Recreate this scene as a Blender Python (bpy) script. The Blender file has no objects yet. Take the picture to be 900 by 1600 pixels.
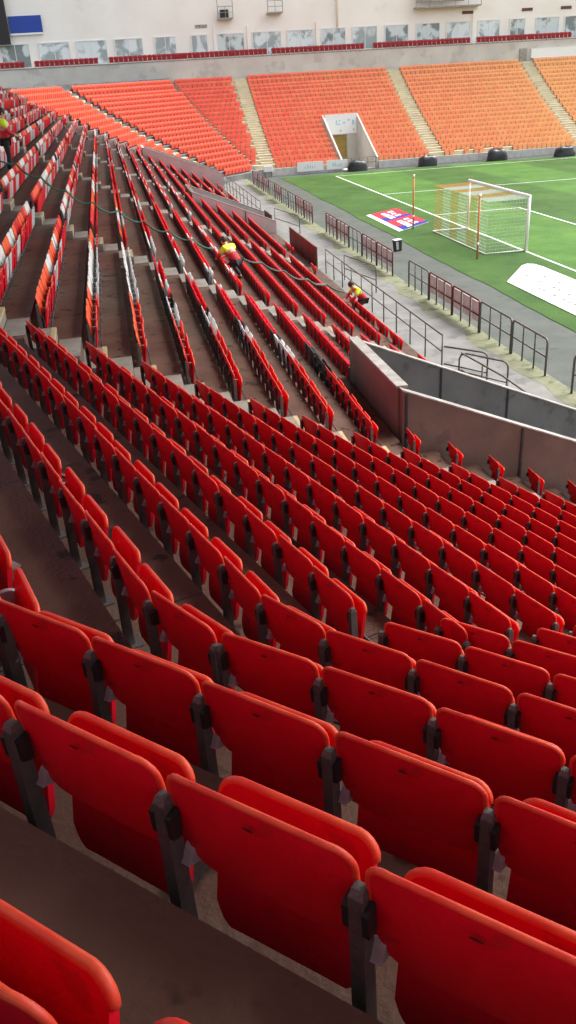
import bpy, math, random
import numpy as np
from mathutils import Vector, Matrix
random.seed(7)
rad = math.radians
SC = bpy.context.scene
COL = SC.collection
PI = math.pi

# ------------------------------------------------------------------ camera, sky, sun, exposure
CAM = Vector((-19.155, -43.600, 8.341)); YAW, PITCH, ROLL, FPX = 0.16881, -0.47136, -0.05879, 1351.19
fw = Vector((math.sin(YAW)*math.cos(PITCH), math.cos(YAW)*math.cos(PITCH), math.sin(PITCH)))
rt = fw.cross(Vector((0, 0, 1))).normalized(); up = rt.cross(fw)
r2 = math.cos(ROLL)*rt + math.sin(ROLL)*up; u2 = -math.sin(ROLL)*rt + math.cos(ROLL)*up
cd = bpy.data.cameras.new('camera'); cam = bpy.data.objects.new('camera', cd); COL.objects.link(cam)
M = Matrix.Identity(4)
for i in range(3):
    M[i][0], M[i][1], M[i][2], M[i][3] = r2[i], u2[i], -fw[i], CAM[i]
cam.matrix_world = M
cd.sensor_fit = 'VERTICAL'; cd.sensor_height = 24; cd.lens = 24*FPX/1600; cd.clip_start = .05; cd.clip_end = 2000
SC.camera = cam
W = bpy.data.worlds.new('World'); SC.world = W; W.use_nodes = True
nt = W.node_tree; nt.nodes.clear()
sky = nt.nodes.new('ShaderNodeTexSky'); sky.sky_type = 'NISHITA'; sky.sun_disc = False
SUN_EL, SUN_AZ = 52, 75            # azimuth clockwise from +Y
sky.sun_elevation = rad(SUN_EL); sky.sun_rotation = rad(SUN_AZ)
sky.air_density = 1.0; sky.dust_density = 4.0; sky.ozone_density = .6
hs = nt.nodes.new('ShaderNodeHueSaturation'); hs.inputs['Saturation'].default_value = .35
bg = nt.nodes.new('ShaderNodeBackground'); bg.inputs['Strength'].default_value = .15
ow = nt.nodes.new('ShaderNodeOutputWorld')
nt.links.new(sky.outputs[0], hs.inputs['Color']); nt.links.new(hs.outputs[0], bg.inputs[0]); nt.links.new(bg.outputs[0], ow.inputs[0])
sl = bpy.data.lights.new('sun', 'SUN'); sl.energy = 1.2; sl.angle = rad(25); sl.color = (1, .96, .9)
so = bpy.data.objects.new('sun', sl); COL.objects.link(so)
az, el = rad(SUN_AZ), rad(SUN_EL)
sd = Vector((math.sin(az)*math.cos(el), math.cos(az)*math.cos(el), math.sin(el)))
so.rotation_euler = sd.to_track_quat('Z', 'Y').to_euler(); so.location = (0, 0, 60)
SC.view_settings.view_transform = 'Standard'; SC.view_settings.look = 'None'
SC.view_settings.exposure = 1.45; SC.view_settings.gamma = 1; SC.view_settings.use_curve_mapping = False
SC.render.engine = 'CYCLES'
SC.cycles.max_bounces = 8; SC.cycles.diffuse_bounces = 5; SC.cycles.caustics_reflective = False; SC.cycles.caustics_refractive = False
SC.cycles.use_denoising = True

# ------------------------------------------------------------------ materials
def mat(name, col, rough=.6, col2=None, scale=6., detail=6., spec=.5, metal=0., bump=0., bscale=None, lo=.35, hi=.65, rnd=0., stains=None, coat=0.):
    m = bpy.data.materials.new(name); m.use_nodes = True
    n = m.node_tree.nodes; l = m.node_tree.links
    b = n['Principled BSDF']
    b.inputs['Roughness'].default_value = rough; b.inputs['Metallic'].default_value = metal
    b.inputs['Specular IOR Level'].default_value = spec
    if coat: b.inputs['Coat Weight'].default_value = coat; b.inputs['Coat Roughness'].default_value = .25
    tc = n.new('ShaderNodeTexCoord'); src = tc.outputs['Object']
    out = None
    if col2 is not None:
        t = n.new('ShaderNodeTexNoise'); t.inputs['Scale'].default_value = scale; t.inputs['Detail'].default_value = detail
        l.new(src, t.inputs['Vector'])
        r = n.new('ShaderNodeValToRGB'); r.color_ramp.elements[0].position = lo; r.color_ramp.elements[1].position = hi
        r.color_ramp.elements[0].color = (*col, 1); r.color_ramp.elements[1].color = (*col2, 1)
        l.new(t.outputs['Fac'], r.inputs[0]); out = r.outputs[0]
    if stains:
        sc, thr, scol, amt = stains
        t2 = n.new('ShaderNodeTexNoise'); t2.inputs['Scale'].default_value = sc; t2.inputs['Detail'].default_value = 4
        l.new(src, t2.inputs['Vector'])
        mr = n.new('ShaderNodeMapRange'); mr.inputs['From Min'].default_value = thr; mr.inputs['From Max'].default_value = thr+.06
        mr.inputs['To Max'].default_value = amt; l.new(t2.outputs['Fac'], mr.inputs['Value'])
        mx = n.new('ShaderNodeMix'); mx.data_type = 'RGBA'; l.new(mr.outputs[0], mx.inputs['Factor'])
        if out: l.new(out, mx.inputs['A'])
        else: mx.inputs['A'].default_value = (*col, 1)
        mx.inputs['B'].default_value = (*scol, 1); out = mx.outputs['Result']
    if rnd:
        oi = n.new('ShaderNodeObjectInfo'); mr = n.new('ShaderNodeMapRange')
        mr.inputs['To Min'].default_value = 1-rnd; mr.inputs['To Max'].default_value = 1+rnd
        l.new(oi.outputs['Random'], mr.inputs['Value'])
        h = n.new('ShaderNodeHueSaturation'); l.new(mr.outputs[0], h.inputs['Value'])
        if out: l.new(out, h.inputs['Color'])
        else: h.inputs['Color'].default_value = (*col, 1)
        out = h.outputs[0]
    if out: l.new(out, b.inputs['Base Color'])
    else: b.inputs['Base Color'].default_value = (*col, 1)
    if bump:
        t = n.new('ShaderNodeTexNoise'); t.inputs['Scale'].default_value = bscale or scale*6; t.inputs['Detail'].default_value = 5
        l.new(src, t.inputs['Vector'])
        bp = n.new('ShaderNodeBump'); bp.inputs['Strength'].default_value = bump; bp.inputs['Distance'].default_value = .02
        l.new(t.outputs['Fac'], bp.inputs['Height']); l.new(bp.outputs[0], b.inputs['Normal'])
    return m
K = {}
K['red'] = mat('red_plastic', (.54, .0015, .014), .50, (.62, .003, .018), 7, spec=.22, rnd=.12, stains=(11, .62, (.34, .012, .010), .5), bump=.10, bscale=90)
K['red_rim'] = mat('red_plastic_lip', (.62, .026, .014), .46, (.70, .075, .03), 10, spec=.35, rnd=.08)
K['redfar'] = mat('red_plastic_row', (.58, .004, .012), .5, (.68, .009, .018), 2.0, spec=.3)
K['darkred'] = mat('maroon_plastic', (.30, .01, .014), .5, (.38, .014, .018), 3)
K['orange'] = mat('orange_plastic', (.80, .10, .018), .5, (.72, .07, .014), 3)
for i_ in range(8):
    f_ = i_/7; c_ = tuple(a*(1-f_)+b*f_ for a, b in zip((.86, .145, .095), (.88, .43, .18))); K['fs%d' % i_] = mat('light_graded_plastic', c_, .5, tuple(v*.93 for v in c_), .8)  # change of light and glass along the stand painted into the seat colours
K['corner'] = mat('corner_orange_plastic', (.76, .10, .050), .5, (.70, .088, .045), 1.5)
K['white'] = mat('white_plastic', (.72, .70, .68), .5, (.62, .60, .58), 3)
K['grey'] = mat('grey_plastic', (.50, .50, .51), .5, (.43, .43, .44), 3)
K['black'] = mat('black_cover', (.012, .012, .014), .6, (.02, .02, .022), 5)
K['slot'] = mat('dark_moulded_slot', (.07, .003, .003), .6)
K['post'] = mat('dark_steel', (.075, .068, .064), .5, (.11, .095, .088), 14, metal=.2, bump=.2, bscale=80)
K['clamp'] = mat('black_moulding', (.012, .011, .011), .55)
K['arm'] = mat('grey_casting', (.27, .27, .28), .45, (.34, .34, .35), 20)
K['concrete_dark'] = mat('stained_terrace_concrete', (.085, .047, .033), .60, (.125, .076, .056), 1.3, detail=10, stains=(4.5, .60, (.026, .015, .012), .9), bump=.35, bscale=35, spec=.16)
K['concrete'] = mat('pale_concrete', (.34, .33, .31), .8, (.24, .235, .225), 1.2, stains=(2.2, .60, (.17, .165, .15), .6), bump=.2, bscale=25)
K['vwall'] = mat('brown_vomitory_concrete', (.155, .112, .088), .8, (.11, .08, .062), 1.4, stains=(2.5, .60, (.09, .065, .055), .6), bump=.15, bscale=20)
K['vgrey'] = mat('grey_vomitory_concrete', (.165, .163, .158), .8, (.115, .114, .11), 1.1, stains=(2.2, .58, (.07, .07, .068), .6), bump=.15, bscale=20)
K['vpale'] = mat('pale_pink_painted_concrete', (.52, .44, .42), .75, (.44, .37, .36), .7, stains=(2.0, .62, (.3, .25, .24), .5))
K['cap'] = mat('whitewashed_coping', (.33, .31, .285), .75, (.22, .205, .19), 4, stains=(6, .58, (.18, .17, .155), .7))
K['step'] = mat('aisle_step_concrete', (.24, .21, .18), .75, (.17, .15, .125), 3, stains=(7, .6, (.15, .13, .12), .5), bump=.15, bscale=40)
K['nosing'] = mat('cream_step_nosing', (.42, .33, .17), .7, (.33, .26, .14), 8, stains=(12, .6, (.25, .2, .13), .6))
K['aisle_far'] = mat('sandy_aisle_concrete', (.60, .54, .37), .8, (.50, .44, .31), 1.5)
K['frontwall'] = mat('light_block_wall', (.58, .57, .54), .8, (.46, .45, .42), 2.5)
K['steel'] = mat('weathered_grey_tube', (.10, .10, .098), .5, (.15, .148, .143), 9, metal=.3)
K['maroon'] = mat('maroon_paint', (.10, .028, .026), .5, (.14, .042, .036), 6)
K['pinkpanel'] = mat('faded_pink_board', (.62, .66, .64), .7, (.52, .55, .53), 3)
K['whitepaint'] = mat('white_gloss_paint', (.82, .82, .80), .35)
K['postorange'] = mat('orange_pole_paint', (.70, .23, .07), .5, (.6, .18, .06), 8)
K['netwhite'] = mat('white_net_cord', (.75, .78, .74), .7)
K['netorange'] = mat('orange_net_cord', (.70, .32, .10), .7)
K['rubber'] = mat('black_rubber', (.014, .014, .015), .6, (.025, .025, .026), 8)
K['bag'] = mat('black_polythene', (.012, .012, .016), .38, (.02, .02, .026), 5, bump=.6, bscale=9)
K['walkwhite'] = mat('cream_render_wall', (.88, .84, .77), .8, (.83, .78, .71), .35, stains=(.5, .64, (.70, .66, .60), .4))
K['parapet'] = mat('grey_concrete_parapet', (.60, .565, .51), .8, (.50, .47, .42), .5, stains=(.7, .58, (.40, .375, .34), .6))
K['frame'] = mat('white_window_frame', (.75, .74, .72), .5)
K['blackpanel'] = mat('black_screen_face', (.012, .010, .010), .4)
K['blue'] = mat('royal_blue_board', (.012, .05, .32), .5)
K['rust'] = mat('rusty_grey_steel', (.26, .235, .21), .7, (.36, .33, .30), 4, stains=(6, .58, (.14, .10, .08), .7))
K['hivis'] = mat('hi_vis_yellow', (.66, .86, .03), .7, (.58, .78, .03), 6)
K['redcloth'] = mat('red_jacket_cloth', (.46, .018, .025), .8, (.38, .014, .02), 9)
K['blackcloth'] = mat('black_trouser_cloth', (.012, .012, .014), .85, (.018, .018, .02), 9)
K['skin'] = mat('skin', (.52, .30, .22), .55)
K['hair'] = mat('dark_hair', (.018, .012, .010), .6)
K['reflect'] = mat('silver_reflective_tape', (.62, .62, .58), .35)
K['greennet'] = mat('green_netting', (.02, .10, .065), .8, (.035, .15, .10), 25, bump=.8, bscale=60)
K['greynet'] = mat('grey_green_netting', (.045, .075, .06), .85, (.09, .12, .10), 22, bump=.8, bscale=50)
K['carpet_white'] = mat('white_vinyl', (.80, .80, .80), .5)
K['logo_red'] = mat('red_vinyl', (.48, .010, .03), .6, spec=.2); K['logo_blue'] = mat('blue_vinyl', (.014, .018, .22), .6, spec=.2)
K['printgrey'] = mat('grey_print', (.10, .10, .10), .6)
K['paleblue'] = mat('pale_blue_print', (.32, .52, .72), .6)
K['roof'] = mat('shade_roof_underside', (.16, .15, .15), .7, (.12, .115, .115), .6)
K['yellowdoor'] = mat('ochre_door_paint', (.40, .27, .06), .6, (.30, .20, .05), 3)

def lines_mat(name, c1, c2, scale, axis_rot, **kw):
    return None
def grass_mat():
    m = bpy.data.materials.new('mown_grass'); m.use_nodes = True; n = m.node_tree.nodes; l = m.node_tree.links; b = n['Principled BSDF']
    b.inputs['Roughness'].default_value = .8; b.inputs['Specular IOR Level'].default_value = .2
    tc = n.new('ShaderNodeTexCoord')
    a = n.new('ShaderNodeTexNoise'); a.inputs['Scale'].default_value = .35; a.inputs['Detail'].default_value = 8; a.inputs['Roughness'].default_value = .65
    c = n.new('ShaderNodeTexNoise'); c.inputs['Scale'].default_value = 14; c.inputs['Detail'].default_value = 4
    l.new(tc.outputs['Object'], a.inputs[0]); l.new(tc.outputs['Object'], c.inputs[0])
    sx = n.new('ShaderNodeSeparateXYZ'); l.new(tc.outputs['Object'], sx.inputs[0])
    mth = n.new('ShaderNodeMath'); mth.operation = 'MULTIPLY'; mth.inputs[1].default_value = 2*PI/11.; l.new(sx.outputs['X'], mth.inputs[0])
    sn = n.new('ShaderNodeMath'); sn.operation = 'SINE'; l.new(mth.outputs[0], sn.inputs[0])
    st = n.new('ShaderNodeMapRange'); st.inputs['From Min'].default_value = -.2; st.inputs['From Max'].default_value = .2; st.inputs['To Min'].default_value = .80; st.inputs['To Max'].default_value = 1.2
    l.new(sn.outputs[0], st.inputs['Value'])
    r = n.new('ShaderNodeValToRGB'); r.color_ramp.elements[0].position = .32; r.color_ramp.elements[1].position = .68
    r.color_ramp.elements[0].color = (.030, .088, .010, 1); r.color_ramp.elements[1].color = (.066, .150, .022, 1)
    l.new(a.outputs['Fac'], r.inputs[0])
    r2_ = n.new('ShaderNodeMapRange'); r2_.inputs['From Min'].default_value = .3; r2_.inputs['From Max'].default_value = .7; r2_.inputs['To Min'].default_value = .75; r2_.inputs['To Max'].default_value = 1.25
    l.new(c.outputs['Fac'], r2_.inputs['Value'])
    m2 = n.new('ShaderNodeMath'); m2.operation = 'MULTIPLY'; l.new(st.outputs[0], m2.inputs[0]); l.new(r2_.outputs[0], m2.inputs[1])
    h = n.new('ShaderNodeHueSaturation'); l.new(r.outputs[0], h.inputs['Color']); l.new(m2.outputs[0], h.inputs['Value'])
    # worn, paler patches close to the stand side
    w = n.new('ShaderNodeTexNoise'); w.inputs['Scale'].default_value = .8; w.inputs['Detail'].default_value = 6; l.new(tc.outputs['Object'], w.inputs[0])
    wr = n.new('ShaderNodeMapRange'); wr.inputs['From Min'].default_value = .62; wr.inputs['From Max'].default_value = .75; wr.inputs['To Max'].default_value = .55; l.new(w.outputs['Fac'], wr.inputs['Value'])
    mx = n.new('ShaderNodeMix'); mx.data_type = 'RGBA'; l.new(wr.outputs[0], mx.inputs['Factor']); l.new(h.outputs[0], mx.inputs['A']); mx.inputs['B'].default_value = (.10, .15, .045, 1)
    l.new(mx.outputs['Result'], b.inputs['Base Color'])
    bp = n.new('ShaderNodeBump'); bp.inputs['Strength'].default_value = .5; bp.inputs['Distance'].default_value = .03; l.new(c.outputs['Fac'], bp.inputs['Height']); l.new(bp.outputs[0], b.inputs['Normal'])
    return m
K['grass'] = grass_mat()
K['tarmac'] = mat('mossy_tarmac', (.048, .060, .048), .75, (.070, .080, .066), .8, stains=(1.2, .60, (.034, .048, .030), .7), bump=.3, bscale=60)
K['walkway'] = mat('pale_walkway_concrete', (.145, .147, .136), .75, (.205, .205, .19), .9, stains=(1.6, .58, (.105, .108, .098), .7), bump=.2, bscale=40)
K['moss'] = mat('lichen_verge', (.15, .165, .085), .9, (.20, .20, .13), 3.5, stains=(2.5, .55, (.07, .09, .04), .7), bump=.3, bscale=50)
K['line'] = mat('pitch_line_paint', (.75, .78, .74), .8, (.60, .66, .58), 5)

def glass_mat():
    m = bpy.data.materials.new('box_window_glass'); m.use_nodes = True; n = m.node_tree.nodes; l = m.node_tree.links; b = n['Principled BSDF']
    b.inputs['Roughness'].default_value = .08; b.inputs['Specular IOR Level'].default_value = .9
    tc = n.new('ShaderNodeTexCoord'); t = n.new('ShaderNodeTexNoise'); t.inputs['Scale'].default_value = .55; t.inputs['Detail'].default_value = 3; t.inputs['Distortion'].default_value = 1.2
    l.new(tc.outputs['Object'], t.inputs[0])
    r = n.new('ShaderNodeValToRGB'); r.color_ramp.elements[0].position = .42; r.color_ramp.elements[1].position = .54  # blotches paint sky reflections and dark interiors into the glass colour
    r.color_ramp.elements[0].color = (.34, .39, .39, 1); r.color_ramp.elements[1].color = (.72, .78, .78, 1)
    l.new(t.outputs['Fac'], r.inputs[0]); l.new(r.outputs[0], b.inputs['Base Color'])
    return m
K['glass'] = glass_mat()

# ------------------------------------------------------------------ mesh builder and object helpers
class MB:
    def __init__(s): s.v = []; s.f = []; s.m = []; s.mats = []
    def mi(s, k):
        if k not in s.mats: s.mats.append(k)
        return s.mats.index(k)
    def face(s, pts, k):
        b = len(s.v); s.v += [tuple(p) for p in pts]; s.f.append(tuple(range(b, b+len(pts)))); s.m.append(s.mi(k))
    def hull8(s, p, k):          # p: 4 bottom (ccw seen from above) + 4 top
        b = len(s.v); s.v += [tuple(q) for q in p]; i = s.mi(k)
        for q in ((3, 2, 1, 0), (4, 5, 6, 7), (0, 1, 5, 4), (1, 2, 6, 5), (2, 3, 7, 6), (3, 0, 4, 7)):
            s.f.append(tuple(b+j for j in q)); s.m.append(i)
    def box(s, x0, x1, y0, y1, z0, z1, k):
        s.hull8([(x0, y0, z0), (x1, y0, z0), (x1, y1, z0), (x0, y1, z0), (x0, y0, z1), (x1, y0, z1), (x1, y1, z1), (x0, y1, z1)], k)
    def prism(s, out, off, k):   # outline (list of 3D points) extruded by vector off
        n = len(out); b = len(s.v); o = Vector(off); i = s.mi(k)
        s.v += [tuple(p) for p in out] + [tuple(Vector(p)+o) for p in out]
        s.f.append(tuple(range(b, b+n))[::-1]); s.f.append(tuple(range(b+n, b+2*n))); s.m += [i, i]
        for j in range(n):
            q = (j+1) % n; s.f.append((b+j, b+q, b+n+q, b+n+j)); s.m.append(i)
    def tube(s, pts, r, k, n=6, closed=False, caps=True):
        pts = [Vector(p) for p in pts]; b0 = len(s.v); i = s.mi(k); N = len(pts); u = None
        for a in range(N):
            if closed: t = (pts[(a+1) % N]-pts[a-1])
            else: t = pts[min(a+1, N-1)]-pts[max(a-1, 0)]
            t.normalize()
            if u is None: u = t.orthogonal().normalized()
            u = (u-t*u.dot(t))
            u = u.normalized() if u.length > 1e-6 else t.orthogonal().normalized()
            w = t.cross(u); ra = r[a] if isinstance(r, (list, tuple)) else r
            for j in range(n):
                c = 2*PI*j/n; s.v.append(tuple(pts[a]+(u*math.cos(c)+w*math.sin(c))*ra))
        for a in range(N if closed else N-1):
            for j in range(n):
                p, q = b0+a*n, b0+((a+1) % N)*n
                s.f.append((p+j, p+(j+1) % n, q+(j+1) % n, q+j)); s.m.append(i)
        if caps and not closed:
            s.f.append(tuple(b0+j for j in range(n))[::-1]); s.m.append(i)
            s.f.append(tuple(b0+(N-1)*n+j for j in range(n))); s.m.append(i)
    def mesh(s, name, smooth=False):
        me = bpy.data.meshes.new(name); me.from_pydata(s.v, [], s.f)
        for k in s.mats: me.materials.append(K[k])
        me.polygons.foreach_set('material_index', s.m)
        if smooth: me.polygons.foreach_set('use_smooth', [True]*len(s.f))
        me.update(); return me
    def build(s, name, parent=None, smooth=False, bevel=0., auto=False):
        me = s.mesh(name, smooth or auto); o = bpy.data.objects.new(name, me); COL.objects.link(o)
        if parent is not None: o.parent = parent
        if auto: me.set_sharp_from_angle(angle=rad(40))
        if bevel:
            md = o.modifiers.new('edge', 'BEVEL'); md.width = bevel; md.segments = 2; md.limit_method = 'ANGLE'
        return o
def tag(o, label=None, cat=None, group=None, kind=None):
    for a, b in (('label', label), ('category', cat), ('group', group), ('kind', kind)):
        if b: o[a] = b
    return o
def empty(name, loc, rz=0, label=None, cat=None, group=None):
    o = bpy.data.objects.new(name, None); COL.objects.link(o); o.location = loc; o.rotation_euler = (0, 0, rz); o.empty_display_size = .2
    return tag(o, label, cat, group)
def box_obj(name, dims, k, parent=None, bevel=0.):
    m = MB(); m.box(*dims, k); return m.build(name, parent, bevel=bevel)
WORDS = ['zeroth', 'first', 'second', 'third', 'fourth', 'fifth', 'sixth', 'seventh', 'eighth', 'ninth', 'tenth', 'eleventh', 'twelfth', 'thirteenth', 'fourteenth', 'fifteenth',
         'sixteenth', 'seventeenth', 'eighteenth', 'nineteenth', 'twentieth', 'twenty-first', 'twenty-second', 'twenty-third', 'twenty-fourth', 'twenty-fifth', 'twenty-sixth',
         'twenty-seventh', 'twenty-eighth', 'twenty-ninth', 'thirtieth', 'thirty-first', 'thirty-second', 'thirty-third', 'thirty-fourth', 'thirty-fifth']

# ------------------------------------------------------------------ the stand's geometry (rows k, front row 16; three straight runs with mitred bends, mirrored at the far end)
C0 = (-19.4432, -43.0497)
H0, DH, RW, RC = .95856, .36826, .62991, .00628
D1, D2, D3, A1, A2 = .7774, -.27011, -3.66, .80189, .3014
S = .48; AY2, AY3 = C0[1]+11.48, C0[1]+12.61
def Dk(k): return RW*k+RC*k*k
def ztop(k): return 8-(H0+DH*k)
def zseat(k): return ztop(k)-.82
def ztread(k): return ztop(k)-.62
def inter(a, da, b, db):
    d = math.cos(a)*math.sin(b)-math.sin(a)*math.cos(b)
    return ((da*math.sin(b)-db*math.sin(a))/d, (math.cos(a)*db-math.cos(b)*da)/d)
SECS = {'1': (A1, D1), '2': (A2, D2), '3': (0., D3)}
def kinkpt(sa, sb, D):
    a, da = SECS[sa]; b, db = SECS[sb]
    x, y = inter(a, da+D, b, db+D); return (x+C0[0], y+C0[1])
def linept(sec, D, t):            # t along (sin a, -cos a)
    a, d = SECS[sec]; return (C0[0]+math.cos(a)*(d+D)+math.sin(a)*t, C0[1]+math.sin(a)*(d+D)-math.cos(a)*t)
def tof(sec, p):
    a, d = SECS[sec]; return (p[0]-C0[0])*math.sin(a)-(p[1]-C0[1])*math.cos(a)
YF = 38.4                          # front row of the far side stand
def far_y(D): return YF+Dk(16)-D
def kink01(D):                     # mirrored chamfer meets the far side stand
    y = C0[1]+0; Yp = -C0[1]-far_y(D)
    x = (D1+D-math.sin(A1)*Yp)/math.cos(A1); return (C0[0]+x, far_y(D))
mir = lambda p: (p[0], -p[1])
KT = -4                            # topmost row
# vomitories in the middle run: (y0, y1, first cut row)
VOM = [(-29.72, -26.1, 12), (4.55, 8.6, 12), (27.0, 30.40, 10)]
AISLES = [-20.5, -6.2, 6.2, 20.5]
def blocks3(k):
    iv = [(-30.44, -21.03), (-19.97, -6.73), (-5.67, 5.67), (6.73, 19.97), (21.03, 30.44)]
    for y0, y1, kc in VOM:
        if k >= kc:
            n = []
            for a, b in iv:
                if y1 < a or y0 > b: n.append((a, b))
                else:
                    if y0-.05-a > .4: n.append((a, y0-.05))
                    if b-y1-.1 > .4: n.append((y1+.1, b))
            iv = n
    return iv

# ------------------------------------------------------------------ ground
m = MB(); m.face([(-1500, -1500, -.03), (1500, -1500, -.03), (1500, 1500, -.03), (-1500, 1500, -.03)], 'tarmac'); tag(m.build('ground'), kind='structure')
m = MB(); ge = []
rng = random.Random(3)
for i in range(0, 81):
    y = -46+i*(82/80); ge.append((-4.45+.05*math.sin(y*.5)+rng.uniform(-.05, .05), y, -.012))
m.face(ge[::-1] + [(110, -46, -.012), (110, 36, -.012)][::1] if False else [(110, -46, -.012), (110, 36, -.012)] + ge[::-1], 'grass'); tag(m.build('pitch'), kind='structure')
m = MB(); L = .12
def ln(x0, y0, x1, y1): m.face([(x0, y0, -.004), (x1, y0, -.004), (x1, y1, -.004), (x0, y1, -.004)], 'line')
ln(-L/2, -34, L/2, 34); ln(L/2, 34-L, 100, 34); ln(L/2, -34, 100, -34+L)
for s in (1, -1):
    ln(L/2, s*9.16-L/2, 5.5, s*9.16+L/2); ln(L/2, s*20.16-L/2, 16.5, s*20.16+L/2)
ln(5.5, -9.16-L/2, 5.5+L, 9.16+L/2); ln(16.5, -20.16-L/2, 16.5+L, 20.16+L/2)
tag(m.build('pitch_line_markings'), kind='structure')
m = MB(); m.box(-10.62, -7.45, -45, 37.4, -.025, .10, 'walkway'); tag(m.build('walkway', bevel=.015), kind='structure')
m = MB(); pts = []
for i in range(83):
    y = -45+i; pts.append((y, -8.15+rng.uniform(-.28, .2)))
for (ya, xa), (yb, xb) in zip(pts, pts[1:]): m.face([(xa, ya, .104), (-7.47, ya, .104), (-7.47, yb, .104), (xb, yb, .104)], 'moss')
tag(m.build('moss_verge'), kind='structure')

# ------------------------------------------------------------------ end stand: terrace of treads and risers, mitred through the bends
stand = empty('grandstand', (-18, 0, 0), label='long end grandstand of dark stained terraces bending round both corners', cat='grandstand')
def toloc(m_, o): 
    m_.v = [(x-o.location.x, y-o.location.y, z-o.location.z) for x, y, z in m_.v]
    return m_
m = MB()
OFF = .10
def strip_pts(D):
    e1 = linept('1', D, 16.)
    p = [e1, kinkpt('1', '2', D), kinkpt('2', '3', D)]
    return p
def quad(a, b, c, d, k): m.face([a, b, c, d], k)
def edges(k): return Dk(k)-OFF, (Dk(k+1)-OFF if k < 16 else Dk(16)+.68)
for k in range(KT-1, 17):
    da, db = edges(k); z = ztread(k); zn = ztread(k+1) if k < 16 else -.02
    pa, pb = strip_pts(da), strip_pts(db)
    for side in (0, 1):
        f = mir if side else (lambda p: p)
        A_, B_ = [f(p) for p in pa], [f(p) for p in pb]
        if side: A_[0], B_[0] = kink01(da), kink01(db)
        for i in range(2):
            q = [(*A_[i], z), (*B_[i], z), (*B_[i+1], z), (*A_[i+1], z)]
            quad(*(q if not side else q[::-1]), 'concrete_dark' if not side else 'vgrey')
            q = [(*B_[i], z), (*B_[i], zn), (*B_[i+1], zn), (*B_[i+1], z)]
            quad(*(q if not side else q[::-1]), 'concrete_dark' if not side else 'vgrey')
    xa, xb = C0[0]+D3+da, C0[0]+D3+db
    ya, yb, yc, yd = pa[2][1], pb[2][1], -pb[2][1], -pa[2][1]
    cuts = [(y0, y1) for y0, y1, kc in VOM if k >= kc]
    ys = [None]
    seg = []; prev_a, prev_b = ya, yb
    for y0, y1 in cuts:
        seg.append((prev_a, prev_b, y0, y0)); prev_a = prev_b = y1
    seg.append((prev_a, prev_b, yd, yc))
    for a0, b0, a1, b1 in seg:
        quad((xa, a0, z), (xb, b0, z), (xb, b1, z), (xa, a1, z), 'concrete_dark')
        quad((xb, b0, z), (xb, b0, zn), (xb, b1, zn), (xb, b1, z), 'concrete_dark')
jr_ = random.Random(8)
for k in range(KT, 16):
    da, db = edges(k); z = ztread(k)+.0015
    for sec, ts in (('1', [-.6+2.3*j for j in range(5)]), ('2', [-3.4-2.3*j for j in range(5)])):
        for t in ts:
            t += .9*(k % 2)+jr_.uniform(-.06, .06); a, b = linept(sec, da, t), linept(sec, db-.004, t); a2, b2 = linept(sec, da, t+.014), linept(sec, db-.004, t+.014)
            if sec == '2' and a[1] > AY2: continue
            m.face([(*a, z), (*a2, z), (*b2, z), (*b, z)][::-1], 'clamp')
    for y in [-29+2.4*j for j in range(24)]:
        if any(y0-.2 < y < y1+.2 and k >= kc-1 for y0, y1, kc in VOM): continue
        xa, xb = C0[0]+D3+da, C0[0]+D3+db; m.face([(xa, y, z), (xb-.004, y, z), (xb-.004, y+.014, z), (xa, y+.014, z)], 'clamp')
toloc(m, stand).build('terrace', stand)

# vomitory walls
def wall_y(name, y, th, x0, x1, z0a, z0b, k, parent, kin=None):      # wall along X at y..y+th, top falls from z0a to z0b
    m = MB(); m.hull8([(x0, y, -.02), (x1, y, -.02), (x1, y+th, -.02), (x0, y+th, -.02), (x0, y, z0a), (x1, y, z0b), (x1, y+th, z0b), (x0, y+th, z0a)], k)
    return toloc(m, parent).build(name, parent)
def cap_y(y, th, x0, x1, za, zb, parent):
    m = MB(); e = .012
    m.hull8([(x0-e, y-e, za+.002), (x1+e, y-e, zb+.002), (x1+e, y+th+e, zb+.002), (x0-e, y+th+e, za+.002), (x0-e, y-e, za+.03), (x1+e, y-e, zb+.03), (x1+e, y+th+e, zb+.03), (x0-e, y+th+e, za+.03)], 'cap')
    toloc(m, parent).build('coping', parent)
def joint(parent, x, y, z0, z1):
    m = MB(); m.box(x-.02, x+.02, y-.006, y+.03, z0, z1, 'rubber'); toloc(m, parent).build('expansion_joint', parent)
v = empty('vomitory', (-14.6, -28, 0), label='brown concrete vomitory walls with white coping beside the near red seats', cat='vomitory')
wall_y('side_wall', -29.72, .16, -14.62, -9.2, 3.22, .96, 'vwall', v); wall_y('side_wall', -26.22, .16, -14.62, -9.2, 3.22, .92, 'vgrey', v)
m = MB(); m.box(-14.66, -14.48, -29.56, -26.22, -.02, 3.215, 'vwall'); toloc(m, v).build('back_wall', v)
cap_y(-29.72, .16, -14.62, -9.2, 3.22, .96, v); cap_y(-26.22, .16, -14.62, -9.2, 3.22, .92, v)
m = MB(); m.box(-14.675, -14.465, -29.54, -26.24, 3.217, 3.262, 'cap'); toloc(m, v).build('coping', v)
for x in (-14.55, -12.3): joint(v, x, -29.735, .2, 3.2+(x+14.62)*-.417)
for x in (-12.6, -11.0): joint(v, x, -26.235, .2, 3.2+(x+14.62)*-.417)
m = MB(); m.box(-14.4, -9.2, -29.55, -26.23, -.02, .04, 'vgrey'); toloc(m, v).build('passage_floor', v)
v = empty('vomitory', (-15, 6, 0), label='pale pink vomitory wall in the middle of the end stand behind bent steward', cat='vomitory')
wall_y('side_wall', 4.55, .16, -15.05, -10.66, 2.92, 1.10, 'vpale', v); wall_y('side_wall', 8.45, .16, -15.05, -10.66, 2.92, 1.10, 'vpale', v)
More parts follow.
